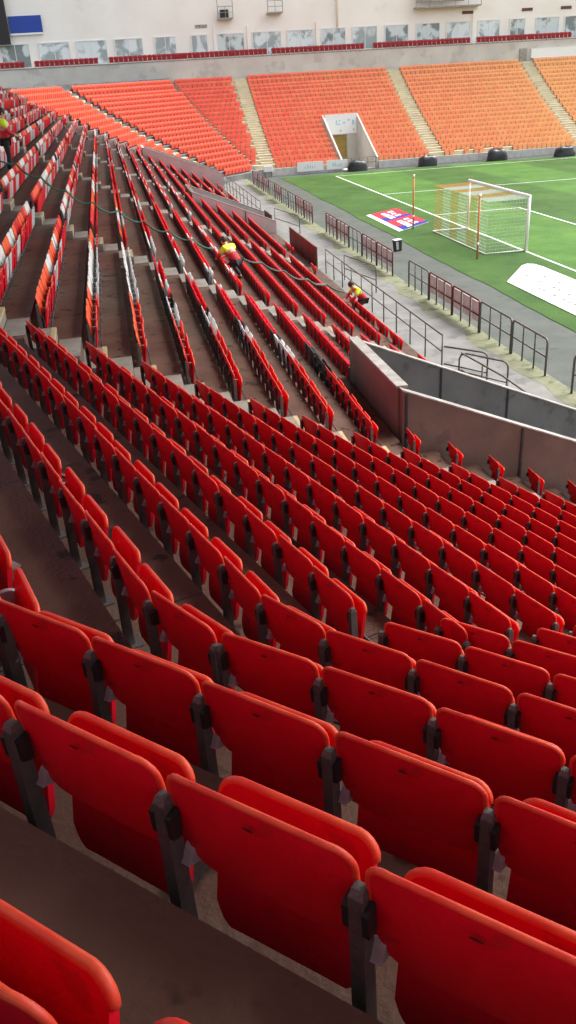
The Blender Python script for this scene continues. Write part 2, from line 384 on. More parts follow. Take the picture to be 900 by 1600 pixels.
m = MB(); m.box(-15.08, -14.90, 4.71, 8.45, -.02, 2.915, 'vwall'); toloc(m, v).build('back_wall', v)
cap_y(4.55, .16, -15.05, -10.66, 2.92, 1.10, v); cap_y(8.45, .16, -15.05, -10.66, 2.92, 1.10, v)
joint(v, -12.3, 4.54, .4, 1.75)
v = empty('vomitory', (-16, 29, 0), label='pale concrete vomitory wall at the far end of the red end stand', cat='vomitory')
wall_y('side_wall', 27.0, .16, -16.5, -10.66, 3.78, 1.55, 'vpale', v); wall_y('side_wall', 30.24, .16, -16.5, -10.66, 3.78, 1.55, 'vpale', v)
m = MB(); m.box(-16.53, -16.35, 27.16, 30.24, -.02, 3.775, 'vpale'); toloc(m, v).build('back_wall', v)
cap_y(27.0, .16, -16.5, -10.66, 3.78, 1.55, v); cap_y(30.24, .16, -16.5, -10.66, 3.78, 1.55, v)

# unseen roof added over the end stand to darken the near rows
rf = empty('added_shade_roof', (-20, 0, 17), label='unseen flat dark sheet roof added to shade the red end stand', cat='roof')
m = MB()
m.hull8([(-24.5, -50, 15.0), (-9.5, -50, 16.5), (-9.5, 30, 16.5), (-24.5, 30, 15.0), (-24.5, -50, 15.2), (-9.5, -50, 16.8), (-9.5, 30, 16.8), (-24.5, 30, 15.2)], 'roof'); toloc(m, rf).build('shade_roof_sheet', rf)
# ------------------------------------------------------------------ seats
def outline(w, z0, z1, rt_, cut, n=5):
    p = []
    for cx, sgn in ((w-rt_, 1), (-w+rt_, -1)):
        for i in range(n+1):
            a = (PI/2)*(i/n)
            if sgn > 0: p.append((cx+rt_*math.cos(a), z1-rt_+rt_*math.sin(a)))
            else: p.append((cx-rt_*math.sin(a), z1-rt_+rt_*math.cos(a)))
    cx, cz = cut
    p += [(-w, z0+cz+.03), (-w+.012, z0+cz), (-w+cx*.55, z0+.022), (-w+cx, z0+.004), (-w+cx+.06, z0), (w-cx-.06, z0), (w-cx, z0+.004), (w-cx*.55, z0+.022), (w-.012, z0+cz), (w, z0+cz+.03)]
    return p
def back_y(x, z, w=.218):           # the shell: leaning back at the top, bulging rearwards at its middle
    return .045*(.82-z)/.32 - .022*(1-(x/w)**2)*(.4+.6*max(0, min(1, (z-.5)/.3))) + .012
def shell(w, z0, z1, rt_, cut, th, yfun, k):
    m = MB(); o = outline(w, z0, z1, rt_, cut); cz = (z0+z1)/2; rings = []
    i = m.mi(k)
    for s_ in (1., .93, .8, .6, .35, .12):
        rings.append([(x*s_, cz+(z-cz)*s_) for x, z in o])
    n = len(o)
    for side in (0, 1):
        base = len(m.v)
        for ri, R_ in enumerate(rings):
            for x, z in R_: m.v.append((x, yfun(x, z)+(th if side else 0), z))
        for a in range(len(rings)-1):
            for j in range(n):
                q = (base+a*n+j, base+a*n+(j+1) % n, base+(a+1)*n+(j+1) % n, base+(a+1)*n+j)
                m.f.append(q if side == 0 else q[::-1]); m.m.append(i)
        q = tuple(base+(len(rings)-1)*n+j for j in range(n)); m.f.append(q if side == 0 else q[::-1]); m.m.append(i)
    h = len(rings)*n
    for j in range(n):
        m.f.append((j, h+j, h+(j+1) % n, (j+1) % n)); m.m.append(i)
    return m, o
def seat_meshes():
    d = {}
    m, o = shell(.224, .520, .82, .052, (.055, .060), .010, back_y, 'red')
    # dark moulded grip slot at the upper middle of the rear face
    pts = [(.015*math.cos(2*PI*j/10)+.0, .0, .783+.0055*math.sin(2*PI*j/10)) for j in range(10)]
    m.face([(x, back_y(x, z)-.0035, z) for x, _, z in pts], 'slot')
    d['backrest'] = m.mesh('backrest', True)
    r = MB(); top = [(x, z) for x, z in o]
    # lip: open along the bottom
    loop = top[-2:] + top[:-8] + [top[-8-0]] if False else None
    n = len(top)
    r.tube([(x*1.0, back_y(x, z)+.005, z) for x, z in top[n-1:]+top[:n-9]], .0080, 'red_rim', 7)
    d['lip'] = r.mesh('lip', True)
    p, o2 = shell(.198, .285, .690, .045, (.04, .04), .022, lambda x, z: .066+.060*(z-.285)/.405+.010*(1-(x/.195)**2), 'red')
    d['seat_pan'] = p.mesh('seat_pan', True)
    q = MB(); q.tube([(x, .077+.060*(z-.285)/.405+.010*(1-(x/.195)**2), z) for x, z in o2[:12]], .0115, 'red_rim', 7); d['pan_lip'] = q.mesh('pan_lip', True)
    def post(x):
        m = MB(); h_ = .0165
        m.hull8([(x-h_, .0, .20), (x+h_, .0, .20), (x+h_, .050, .20), (x-h_, .050, .20), (x-h_, -.006, .725), (x+h_, -.006, .725), (x+h_, .034, .725), (x-h_, .034, .725)], 'post')
        m.hull8([(x-h_, -.006, .725), (x+h_, -.006, .725), (x+h_, .034, .725), (x-h_, .034, .725), (x-h_*.8, .004, .742), (x+h_*.8, .004, .742), (x+h_*.8, .026, .742), (x-h_*.8, .026, .742)], 'post')
        m.box(x-.045, x+.045, -.01, .09, .20, .208, 'post')
        return m
    d['post'] = post(.24).mesh('post'); d['end_post'] = post(-.24).mesh('post')
    def clamp(x0, x1):
        m = MB(); m.hull8([(x0, -.004, .635), (x1, -.004, .635), (x1, .028, .625), (x0, .028, .625), (x0, -.008, .700), (x1, -.008, .700), (x1, .026, .708), (x0, .026, .708)], 'clamp')
        return m
    d['clamp_r'] = clamp(.2095, .2235).mesh('clamp'); d['clamp_l'] = clamp(-.2235, -.2095).mesh('clamp')
    a = MB()
    a.prism([(-.2235, .02, .535)]+[(-.2235, .085+.055*math.cos(t_), .545+.040*math.sin(t_)) for t_ in [PI-PI*q_/8 for q_ in range(9)]]+[(-.2235, .14, .525), (-.2235, .08, .515)], (.026, 0, 0), 'arm')
    d['hinge_arm'] = a.mesh('hinge_arm')
    t = MB(); t.tube([(-.24, .175, .40), (.24, .175, .40)], .011, 'clamp', 8); d['beam'] = t.mesh('beam', True)
    for nm in ('post', 'end_post', 'clamp_r', 'clamp_l', 'hinge_arm', 'backrest', 'seat_pan'):
        d[nm].set_sharp_from_angle(angle=rad(38))
    return d
SM = seat_meshes()
def lowseat():                     # the same seat in few faces, for the rows too far to show its fittings
    m = MB(); o = outline(.222, .525, .82, .06, (.075, .085), 2)
    def plate(o_, yf, th):
        b = len(m.v); n = len(o_)
        m.v += [(x, yf(x, z), z) for x, z in o_] + [(x, yf(x, z)+th, z) for x, z in o_]
        m.f.append(tuple(range(b, b+n))); m.f.append(tuple(range(b+n, b+2*n))[::-1])
        for j in range(n): m.f.append((b+j, b+n+j, b+n+(j+1) % n, b+(j+1) % n))
    cnt = [0]
    plate(o, lambda x, z: .055*(.82-z)/.32-.01, .03); cnt.append(len(m.f))
    plate([(.192, .29), (.192, .645), (.15, .690), (-.15, .690), (-.192, .645), (-.192, .29)], lambda x, z: .066+.07*(z-.285)/.405, .03); cnt.append(len(m.f))
    b = len(m.v)
    m.hull8([(.223, 0, .2), (.257, 0, .2), (.257, .05, .2), (.223, .05, .2), (.223, -.006, .735), (.257, -.006, .735), (.257, .034, .735), (.223, .034, .735)], 'post'); cnt.append(len(m.f))
    return np.array(m.v), m.f, cnt
LV, LF, LCNT = lowseat()

seats = []                         # (x, y, z, angle, back, pan, section, k, label or None)
def add(sec, k, p, ang, back='red', pan=None, lab=None, end=False): seats.append(dict(x=p[0], y=p[1], z=zseat(k)-(.085 if k == -1 else 0), a=ang, back=back, pan=pan or back, sec=sec, k=k, lab=lab, end=end))

PH1 = {-1: -.06, 0: -.931, 1: -1.382, 2: -1.346, 3: -1.257, 4: -.803, 5: -.76, 6: -.818}
PH2 = {2: -5.067, 3: -8.16, 4: -7.857, 5: -7.627}
def ordn(i): return WORDS[i] if i < len(WORDS) else str(i)+'th'
for k in range(KT, 17):
    D = Dk(k); kk = kinkpt('1', '2', D); t1k, t2k = tof('1', kk), tof('2', kk)
    row = ordn(k+2) if k >= -1 else 'rear'
    if k >= -1:                    # nearest run, right of the bend
        ph = PH1.get(k, t1k+.04); j0 = math.ceil((t1k-.12-ph)/S); t = ph+j0*S; first1 = t; i = 0
        while t < 14:
            i += 1
            add('1', k, linept('1', D, t+S/2), A1-PI/2, 'red', None, f'red folding seat, {row} row from the camera, {ordn(i)} right of the bend', end=(i == 1))
            t += S
        # second run, between the stepped aisle and the bend
        ts = tof('2', kinkpt('2', '3', D)); p0 = linept('2', D, ts)
        a, d = SECS['2']
        ta = (math.sin(a)*(d+D)-(AY2-C0[1]))/math.cos(a)      # where the run meets the aisle
        ph = PH2.get(k, ta); j0 = math.ceil((ta-.10-ph)/S-1e-6); t = ph+j0*S; i = 0; lst = []
        while t+S <= t2k+.14: lst.append(t); t += S
        for i, t in enumerate(lst):
            near_aisle = k >= 5
            lab = (f'red folding seat, {row} row from the camera, {ordn(i+1)} from the stepped aisle' if near_aisle else
                   f'red folding seat, {row} row from the camera, {ordn(len(lst)-i)} left of the bend')
            add('2', k, linept('2', D, t+S/2), A2-PI/2, 'red', None, lab, end=(i == 0))
        if lst and k >= 0:
            pa = linept('2', D, lst[-1]+S); pb = linept('1', D, first1); gap = math.dist(pa, pb)
            if gap > .43:
                add('2', k, ((pa[0]+pb[0])/2, (pa[1]+pb[1])/2), (A1+A2)/2-PI/2, 'red', None, f'red folding seat turned at the bend of the {row} row from the camera')
# long middle run along the goal line: red below, a pattern of orange, white and black seats above
FIRST = {2: 'OOWWWOOO', 3: 'OOOOWWOOWWO', 4: 'OOOOOOWWOOOWWOO', 5: 'OOOOOWWWWWWWWWWOOOOWWWWWRRR', 6: 'OOOOOOOWWWWWWWWWWWWRRROOWWWW', 7: 'RRRROOWWWKKOWWRRRRRWWWW', 8: 'RRRRRRRWWWKRRRRRRWWRR',
         9: 'RRRRRRRRWWKRRRRRRRWWR', 10: 'RRRRRRRWWWKRRRRRRRRRKR', 11: 'RRRRRRRKKKKRRRRRRRRRRKK', 12: 'R'*14+'KKR'}
CODE = {'O': ('orange', 'redfar'), 'W': ('white', 'grey'), 'R': ('redfar', 'redfar'), 'K': ('black', 'black')}
rp = random.Random(11)
for k in range(KT, 17):
    D = Dk(k); x = C0[0]+D3+D; row = ordn(k+2) if k >= -1 else 'rear'
    for bi, (a, b) in enumerate(blocks3(k)):
        if b > 30: b -= max(0, 2-k)*1.2
        n = int((b-a)/S+.12); cur = 'R'; run = 0
        if a == -30.44 and k >= 12: n = 1; a = -30.40
        for i in range(n):
            y = a+.02+S*(i+.5)
            if bi == 0 and k in FIRST and i < len(FIRST[k]): c = FIRST[k][i]
            else:
                if run <= 0:
                    if k <= 4: c_ = rp.choice('OWOWRR'); run = rp.randint(1, 2)
                    elif k <= 7: c_ = rp.choice('WROWR'); run = rp.randint(2, 6)
                    elif k <= 10: c_ = 'W' if cur != 'W' and rp.random() < .5 else 'R'; run = rp.randint(1, 3) if c_ == 'W' else rp.randint(3, 8)
                    else: c_ = 'R'; run = 6
                    cur = c_
                run -= 1; c = cur
            if k == 16 and (rp.random() < .62 if y > -27 else False): continue
            bk, pn = CODE[c]
            if c == 'R' and y < -20.6: bk = pn = 'red'
            lone = k >= 12 and a == -30.40
            lab = (f'lone red folding seat beside the brown vomitory wall, {ordn(k-11)} of its column going down' if lone else
                   f'{dict(O="orange backed", W="white", R="red", K="black covered")[c]} seat beyond the stepped aisle, {row} row from the camera, {ordn(i+1)} along')
            add('3', k, (x, y), -PI/2, bk, pn, lab)
for k in range(-3, 17):            # the far corner and the far side stand
    D = Dk(k)
    p, q = mir(kinkpt('2', '3', D)), mir(kinkpt('1', '2', D))
    ext = max(0, 2-k)*1.5; vx, vy = p[0]-q[0], p[1]-q[1]; vl = math.hypot(vx, vy); p = (p[0]+vx/vl*ext, p[1]+vy/vl*ext)
    def run(p, q, ang, s0, s1, colf):
        L = math.dist(p, q); n = int((L-s0-s1)/S)
        for i in range(n):
            f = (s0+S*(i+.5))/L; c = colf(p[0]+(q[0]-p[0])*f)
            add('far', k, (p[0]+(q[0]-p[0])*f, p[1]+(q[1]-p[1])*f), ang, c)
    run(p, q, -A2-PI/2, .75, .65, lambda x: 'corner')
    q2 = kink01(D); run(q, q2, -A1-PI/2, .75, .15, lambda x: 'corner')
    y = far_y(D)
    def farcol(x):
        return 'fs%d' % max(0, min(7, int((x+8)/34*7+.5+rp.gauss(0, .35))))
    for a, b in ((q2[0]+.1, -5.75), (-4.45, 10.15), (11.45, 24.75), (26.05, 40)):
        n = int((b-a)/S)
        for i in range(n):
            x = a+S*(i+.5)
            if k >= 8 and 1.45 < x < 5.05: continue
            if k == 16 and 12 < x < 19 and rp.random() < .45: continue
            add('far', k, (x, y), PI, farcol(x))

# hospitality seats on the far balcony
WB = far_y(Dk(-3))+1.0             # face of the far parapet
for x0, n in ((-33.5, 17), (-24.6, 13), (-17.5, 16), (-11.2, 5), (-9.0, 8), (-5.5, 8), (-1.3, 10), (3.2, 11), (9.3, 11), (14.2, 12), (20.5, 13), (26.5, 10), (32.0, 12)):
    for i in range(n): seats.append(dict(x=x0+i*.52*.9, y=WB+.62, z=9.62, a=PI, back='darkred', pan='darkred', sec='box', k=0, lab=None, end=False))

# the 300 seats that show largest are things of their own; the rest is one object
def view(s):
    d = Vector((s['x'], s['y'], s['z']+.65))-CAM; zc = d.dot(fw)
    if zc < .25: return None
    u, v_ = d.dot(r2)/zc*FPX, d.dot(u2)/zc*FPX
    mrg = 330/zc if zc < 4 else 60
    if abs(u) > 450+mrg or abs(v_) > 800+mrg: return None
    return zc
vis = []
for s in seats:
    z = view(s); s['vz'] = z
    if z is not None: vis.append(s)
vis.sort(key=lambda s: s['vz'])
big = vis[:300]; bigset = set(id(s) for s in big)
proto = None
def make_seat():
    r = empty('folding_seat', (0, 0, 0))
    def part(nm, me, par, name=None):
        o = bpy.data.objects.new(name or nm, me); COL.objects.link(o); o.parent = par; return o
    b = part('backrest', SM['backrest'], r); part('lip', SM['lip'], b)
    p = part('seat_pan', SM['seat_pan'], r); part('lip', SM['pan_lip'], p)
    ps = part('post', SM['post'], r); part('clamp', SM['clamp_r'], b); part('clamp', SM['clamp_l'], b)
    part('hinge_arm', SM['hinge_arm'], r); part('beam', SM['beam'], r)
    return r
def copy_tree(o, par=None):
    c = o.copy(); COL.objects.link(c); c.parent = par
    for ch in KIDS.get(o.name, []): copy_tree(ch, c)
    return c
KIDS = {}
proto = make_seat()
for o in list(COL.objects):
    if o.parent: KIDS.setdefault(o.parent.name, []).append(o)
VAR = {}
def variant(me, k):
    q = (me.name, k)
    if q not in VAR:
        c = me.copy(); c.materials[0] = K[k]; VAR[q] = c
    return VAR[q]
LIPK = {'orange': 'orange', 'white': 'white', 'grey': 'grey', 'black': 'black', 'darkred': 'darkred'}
for n, s in enumerate(big):
    r = proto if n == 0 else copy_tree(proto)
    s['obj'] = r
for s in big:
    for ch in s['obj'].children:
        if ch.name.startswith('seat_pan'): ch.rotation_euler.x = -rad(abs(random.Random(int(s['y']*999)).gauss(0, 1.3)))
        for nm, key in (('backrest', s['back']), ('seat_pan', s['pan'])):
            if ch.name.startswith(nm) and key in LIPK:
                ch.data = variant(ch.data, key)
                for g_ in ch.children:
                    if g_.name.startswith('lip'): g_.data = variant(g_.data, key)
for s in big:
    r = s['obj']; r.location = (s['x'], s['y'], s['z'])
    jr = random.Random(int(s['x']*1000)+int(s['y']*77))
    r.rotation_euler = (rad(jr.uniform(-.6, .6)), 0, s['a']+rad(jr.uniform(-1.0, 1.0)))
    tag(r, s['lab'], 'stadium seat', 'red folding seats in rows')
    if s['end']:
        o = bpy.data.objects.new('post', SM['end_post']); COL.objects.link(o); o.parent = r
# pans that hang slightly open
rest = [s for s in seats if id(s) not in bigset and not (s['sec'] in '12' and s['vz'] is None and s['x'] > -6)]
m = MB(); vs = []; fs = []; mi = []; nv = len(LV); c3 = LCNT
rr = random.Random(5)
for q, s in enumerate(rest):
    a = s['a']+rad(rr.uniform(-1.5, 1.5)); ca, sa = math.cos(a), math.sin(a); base = q*nv
    v3 = LV.copy(); x = v3[:, 0]*ca-v3[:, 1]*sa+s['x']; y = v3[:, 0]*sa+v3[:, 1]*ca+s['y']
    vs.append(np.stack([x, y, v3[:, 2]+s['z']], 1))
    bi, pi_, po = m.mi(s['back']), m.mi(s['pan']), m.mi('post')
    for j, f in enumerate(LF):
        fs.append(tuple(base+t for t in f)); mi.append(bi if j < c3[1] else (pi_ if j < c3[2] else po))
me = bpy.data.meshes.new('folding_seats'); me.from_pydata(np.concatenate(vs).tolist(), [], fs)
for k_ in m.mats: me.materials.append(K[k_])
me.polygons.foreach_set('material_index', mi); me.update()
o = bpy.data.objects.new('folding_seats', me); COL.objects.link(o)
tag(o, 'remaining red, white and orange folding seats filling the rows of every stand', 'stadium seats', kind='stuff')

# ------------------------------------------------------------------ aisle steps in the end stand
def step_mesh(w, d, h):
    m = MB(); m.box(-w/2, w/2, 0, d, 0, h, 'step'); n = MB(); n.box(-w/2-.002, w/2+.002, d-.06, d+.006, h-.05, h+.004, 'nosing'); return m.mesh('tread_block'), n.mesh('nosing')
SB, SN = step_mesh(1.06, .34, .184)
def step(x, y, z, ang, lab):
    r = empty('aisle_step', (x, y, z), ang, lab, 'step', 'half steps in the aisles')
    for nm, me in (('tread_block', SB), ('nosing', SN)):
        o = bpy.data.objects.new(nm, me); COL.objects.link(o); o.parent = r
for ai, ya in enumerate([-31.0]+AISLES):
    nm = ['nearest aisle beside the bend', 'second aisle from the camera', 'third aisle from the camera', 'fourth aisle from the camera', 'farthest aisle of the end stand'][ai]
    for k in range(-2, 16):
        D0 = Dk(k+1)-OFF; x = C0[0]+D3+D0
        if ai == 0 or k < 11 or True:
            # a block on each tread against the riser of the row above it
            xx = C0[0]+D3+Dk(k)-OFF
            step(xx+.004, ya, ztread(k)+.001, -PI/2, f'pale concrete half step in the {nm}, {ordn(k+3)} one down')
# pale concrete strips down the aisles between the blocks
m = MB()
for ya in [-31.0]+AISLES:
    for k in range(-2, 16):
        xx = C0[0]+D3+Dk(k)-OFF+.36; x1 = C0[0]+D3+Dk(k+1)-OFF
        m.box(xx, x1, ya-.50, ya+.50, ztread(k)+.001, ztread(k)+.006, 'step')
tag(m.build('aisle_paving'), kind='structure')

# ------------------------------------------------------------------ tubes, rails and gates
def barrier(y0, y1, panel, lab, col='steel', x=-7.62, z=.10, h=1.08, bays=3):
    r = empty('crowd_barrier', (x, y0, z), 0, lab, 'barrier', 'barriers along the pitch side of the walkway')
    L = y1-y0; R = .14
    m = MB(); p = [(0, .02, 0), (0, .02, h-R)]+[(0, .02+R-R*math.cos(a), h-R+R*math.sin(a)) for a in (PI/8, PI/4, 3*PI/8, PI/2)]
    p += [(0, L-.02-R+R*math.sin(a), h-R+R*math.cos(a)) for a in (0, PI/8, PI/4, 3*PI/8, PI/2)]+[(0, L-.02, 0)]
    m.tube(p, .034, col, 8); m.build('hoop', r, smooth=True)
    m = MB(); m.tube([(0, .02, h*.52), (0, L-.02, h*.52)], .027, col, 8); m.build('mid_rail', r, smooth=True)
    for b in range(1, bays):
        m = MB(); m.tube([(0, L*b/bays, 0), (0, L*b/bays, h)], .027, col, 8); m.build('upright', r, smooth=True)
    if panel:
        for b in range(bays):
            m = MB(); m.box(.025, .045, L*b/bays+.07, L*(b+1)/bays-.07, .32, h-.09, 'pinkpanel'); m.build('board', r)
BAR = [(-27.9, -25.45, 0), (-25.4, -22.95, 0), (-21.40, -19.05, 0), (-19.0, -16.5, 0), (-16.45, -13.95, 1), (-13.9, -11.45, 1), (-11.40, -8.95, 0), (-6.75, -4.3, 1), (-4.25, -1.8, 1), (-1.75, .7, 0),
       (.75, 3.2, 1), (3.25, 5.7, 1), (9.2, 11.6, 1), (11.65, 14.1, 1), (14.15, 16.6, 0), (16.65, 19.1, 0), (19.15, 21.6, 1), (21.65, 24.1, 0), (24.15, 26.6, 1), (26.65, 29.1, 1), (29.15, 31.6, 1)]
for i, (a, b, pn) in enumerate(BAR):
    barrier(a, b, pn, f'{"pink boarded" if pn else "open grey tubular"} barrier on the walkway edge, {ordn(i+1)} from the near end', 'maroon' if pn else 'steel')
def guard(name, pts, posts, lab, h=1.02, mid=.55, r_=.025, k='steel', group=None):
    """a tubular guard rail: pts = floor points of its line, posts = positions of uprights"""
    o = empty(name, pts[0], 0, lab, 'railing', group); b = Vector(pts[0])
    P_ = [Vector(p)-b for p in pts]
    m = MB(); m.tube([p+Vector((0, 0, h)) for p in P_], r_, k, 8); m.build('top_rail', o, smooth=True)
    m = MB(); m.tube([p+Vector((0, 0, mid)) for p in P_], r_*.85, k, 8); m.build('mid_rail', o, smooth=True)
    for p in posts:
        q = Vector(p)-b; m = MB(); m.tube([q, q+Vector((0, 0, h))], r_*.9, k, 8); m.build('upright', o, smooth=True)
ZF = ztread(16)
guard('guard_rail', [(-10.66, -7.0, ZF), (-10.66, -21.1, ZF)], [(-10.66, -7.0-1.41*i, ZF) for i in range(11)], 'long grey tubular guard rail in front of the front row of red seats')
guard('guard_rail', [(-10.66, 26.6, ZF), (-10.66, 9.6, ZF)], [(-10.66, 26.6-1.7*i, ZF) for i in range(11)], 'long grey guard rail before the farther half of the front row')
def hoop(pts, r_, lab, posts=(), group=None):
    b = Vector(pts[0]); o = empty('hand_rail', b, 0, lab, 'railing', group)
    m = MB(); m.tube([Vector(p)-b for p in pts], r_, 'steel', 8); m.build('hoop', o, smooth=True)
    for pa, pb in posts:
        m = MB(); m.tube([Vector(pa)-b, Vector(pb)-b], r_*.9, 'steel', 8); m.build('upright' if abs(pa[2]-pb[2]) > .3 and math.dist(pa[:2], pb[:2]) < .1 else 'mid_rail', o, smooth=True)
def arc(a, b, zt, zb, R=.16):       # hoop from a to b, turning down to zb at b
    a, b = Vector((*a, zt)), Vector((*b, zt)); d = (b-a).normalized()
    return [a, b-d*R]+[b-d*R+d*R*math.sin(t)+Vector((0, 0, -R+R*math.cos(t))) for t in (PI/6, PI/3, PI/2)]+[Vector((b.x, b.y, zb))]
hoop(arc((-10.6, -21.1), (-9.72, -22.1), 1.22, .10), .025, 'short grey hooped hand rail at the end of the long guard rail', [((-10.6, -21.1, .72), (-9.72, -22.1, .66))])
hoop([(-10.42, -21.8, .3)]+[(-10.42, -21.8, 1.05), (-10.38, -21.84, 1.17), (-10.28, -21.95, 1.22)]+arc((-10.2, -22.1), (-9.55, -23.05), 1.22, .10)[1:], .025, 'second grey hooped hand rail beside the vomitory mouth', [((-10.42, -21.8, .70), (-9.55, -23.05, .66))])
hoop([(-10.38, -21.85, 1.22), (-10.12, -24.0, 1.2), (-9.9, -26.0, 1.05)], .025, 'grey sloping hand rail running down above the grey vomitory wall',
     [((-10.38, -21.85, .75), (-9.9, -26.0, .55)), ((-10.25, -23.0, .1), (-10.25, -23.0, 1.21)), ((-10.1, -24.2, .1), (-10.1, -24.2, 1.19)), ((-10.0, -25.3, .1), (-10.0, -25.3, 1.11))])
hoop(arc((-9.75, -6.6), (-9.15, -9.4), 1.15, .10), .025, 'grey hooped rail standing behind the maroon gate end', [((-9.75, -6.6, .6), (-9.15, -9.4, .6)), ((-9.75, -6.6, .1), (-9.75, -6.6, 1.15))])
hoop(arc((-9.9, 9.2), (-9.2, 5.4), 1.15, .10), .025, 'grey hooped rail at the mouth of the pale vomitory', [((-9.9, 9.2, .6), (-9.2, 5.4, .6)), ((-9.9, 9.2, .1), (-9.9, 9.2, 1.15))])
def gate(y0, y1, z0, z1, lab):
    o = empty('gate', (-10.66, y0, z0), 0, lab, 'gate'); L = y1-y0
    m = MB(); m.box(-.015, .015, .05, L-.05, .05, z1-z0-.05, 'maroon'); m.build('panel', o)
    m = MB()
    for a, b, c, d in ((0, .05, 0, z1-z0), (L-.05, L, 0, z1-z0)): m.box(-.03, .03, a, b, c, d, 'maroon')
    m.box(-.028, .028, .05, L-.05, 0, .05, 'maroon'); m.box(-.028, .028, .05, L-.05, z1-z0-.05, z1-z0, 'maroon')
    for j in range(1, 4): m.box(-.025, .025, L*j/4-.02, L*j/4+.02, .05, z1-z0-.05, 'maroon')
    m.build('gate_frame', o)
gate(-5.3, .75, .36, 1.36, 'long maroon steel gate at the foot of the pale pink vomitory wall')
gate(6.0, 8.2, .36, 1.25, 'short maroon steel gate beyond the pale pink vomitory wall')

# ------------------------------------------------------------------ goal
g = empty('goal', (0, 0, 0), 0, 'white football goal with orange and white striped net', 'goal')
for s in (-1, 1):
    m = MB(); m.tube([(0, s*3.72, 0), (0, s*3.72, 2.50)], .078, 'whitepaint', 12); m.build('goal_post', g, smooth=True)
m = MB(); m.tube([(0, -3.78, 2.50), (0, 3.78, 2.50)], .078, 'whitepaint', 12); m.build('crossbar', g, smooth=True)
def stripe(y): return 'netorange' if (y > 2.35 or .1 < y < 1.2 or -2.3 < y < -1.1) else 'netwhite'
m = MB(); R_ = .006; DX = -2.0
def cord(a, b, k): m.tube([a, b], R_, k, 3, caps=False)
stp = .16; ys = [-3.66+stp*i for i in range(int(7.32/stp)+1)]
for y in ys:
    m.tube([(0, y, 2.44), (DX*.5, y, 2.40), (DX, y, 2.40)], R_, stripe(y), 3, caps=False); cord((DX, y, 2.40), (DX-.05, y, .02), stripe(y))
for i in range(16):
    z = .05+i*.157
    for a, b in zip(ys, ys[1:]): cord((DX-.05*(1-z/2.4), a, z), (DX-.05*(1-z/2.4), b, z), stripe((a+b)/2))
for i in range(13):
    x = DX*i/13
    for a, b in zip(ys, ys[1:]): cord((x, a, 2.44-.04*min(1, i/6)), (x, b, 2.44-.04*min(1, i/6)), stripe((a+b)/2))
    for y in (-3.66, 3.66): cord((x, y, 0), (x, y, 2.42), stripe(y))
for i in range(16):
    for y in (-3.66, 3.66): cord((0, y, .05+i*.157), (DX, y, .05+i*.157), stripe(y))
m.build('goal_net', g)
m = MB(); m.tube([(0, -3.66, .03), (DX-.05, -3.66, .03), (DX-.05, 3.66, .03), (0, 3.66, .03)], .03, 'whitepaint', 8); m.build('ground_bar', g, smooth=True)
for y, lab in ((-4.38, 'orange net pole behind the near side of the goal'), (5.0, 'orange net pole behind the far side of the goal')):
    o = empty('net_pole', (-2.75, y, 0), 0, lab, 'pole', 'net support poles')
    m = MB(); m.tube([(0, 0, 0), (0, 0, 2.75)], .045, 'postorange', 10); m.build('pole_tube', o, smooth=True)
    m = MB(); m.tube([(0, 0, 2.75), (0, 0, 2.88)], .065, 'whitepaint', 10); m.build('cap', o, smooth=True)
    m = MB(); m.tube([(0, 0, .62), (0, 0, .74)], .055, 'whitepaint', 10); m.build('collar', o, smooth=True)

# ------------------------------------------------------------------ pitch-side advertising mats, loudspeaker
mt = empty('pitch_mat', (-2.5, 8.6, 0), 0, 'red and blue advertising mat with white script beside the goal', 'advertising mat')
def P2(u, v_, z=.0): return (-1.25+2.5*(1-u)-0.0-1.25+.0, (1-v_)*0, z)
q00, q10, q11, q01 = Vector((-1.27, 2.5, 0)), Vector((-1.25, -4.1, 0)), Vector((1.32, -1.8, 0)), Vector((1.25, 4.4, 0))
def mp(u, v_, z): return (q00*(1-u)*(1-v_)+q10*u*(1-v_)+q11*u*v_+q01*(1-u)*v_)+Vector((0, 0, z))
m = MB(); m.prism([mp(0, 0, 0), mp(1, 0, 0), mp(1, 1, 0), mp(0, 1, 0)], (0, 0, .02), 'carpet_white'); m.build('mat_base', mt)
m = MB()
for h in (0, .5):
    a, b = h, h+.5
    m.face([mp(a, .14, .024), mp(a+.30, .14, .024), mp(a+.42, 1, .024), mp(a, 1, .024)], 'logo_red')
    m.face([mp(a+.30, .14, .0242), mp(b, .14, .0242), mp(b, 1, .0242), mp(a+.42, 1, .0242)], 'logo_blue')
m.build('printed_field', mt)
m = MB(); rl = random.Random(2)
for h in (0, .5):
    for row_, (v0, n) in enumerate(((.60, 3), (.36, 4))):
        for j in range(n):
            u0 = h+.09+j*(.36/n)+.02*row_; w = .07; hv = .13+rl.uniform(-.02, .03); z = .029
            for w0, w1, h0_, h1_ in ((0, w, 0, .05), (0, w, hv-.03, hv+.02), (0, .022, 0, hv), (w-.02, w, 0, hv*rl.choice((1, .55)))):
                m.face([mp(u0+w0, v0+h0_, z), mp(u0+w1, v0+h0_, z), mp(u0+w1, v0+h1_, z), mp(u0+w0, v0+h1_, z)], 'carpet_white'); z += .0004
m.build('white_script', mt)
mt = empty('pitch_mat', (-2.2, -12, 0), 0, 'large white mat with rows of small grey print near the right edge', 'advertising mat')
def rmp(x, y, z): return Vector((x+2.2, y+12, z))
m = MB(); m.prism([rmp(-3.5, -9.45, 0), rmp(-3.5, -17.5, 0), rmp(-.85, -17.5, 0), rmp(-.88, -7.4, 0), rmp(-.98, -6.7, 0), rmp(-1.25, -6.5, 0), rmp(-1.6, -6.75, 0)][::1], (0, 0, .02), 'carpet_white'); m.build('mat_base', mt)
m = MB()
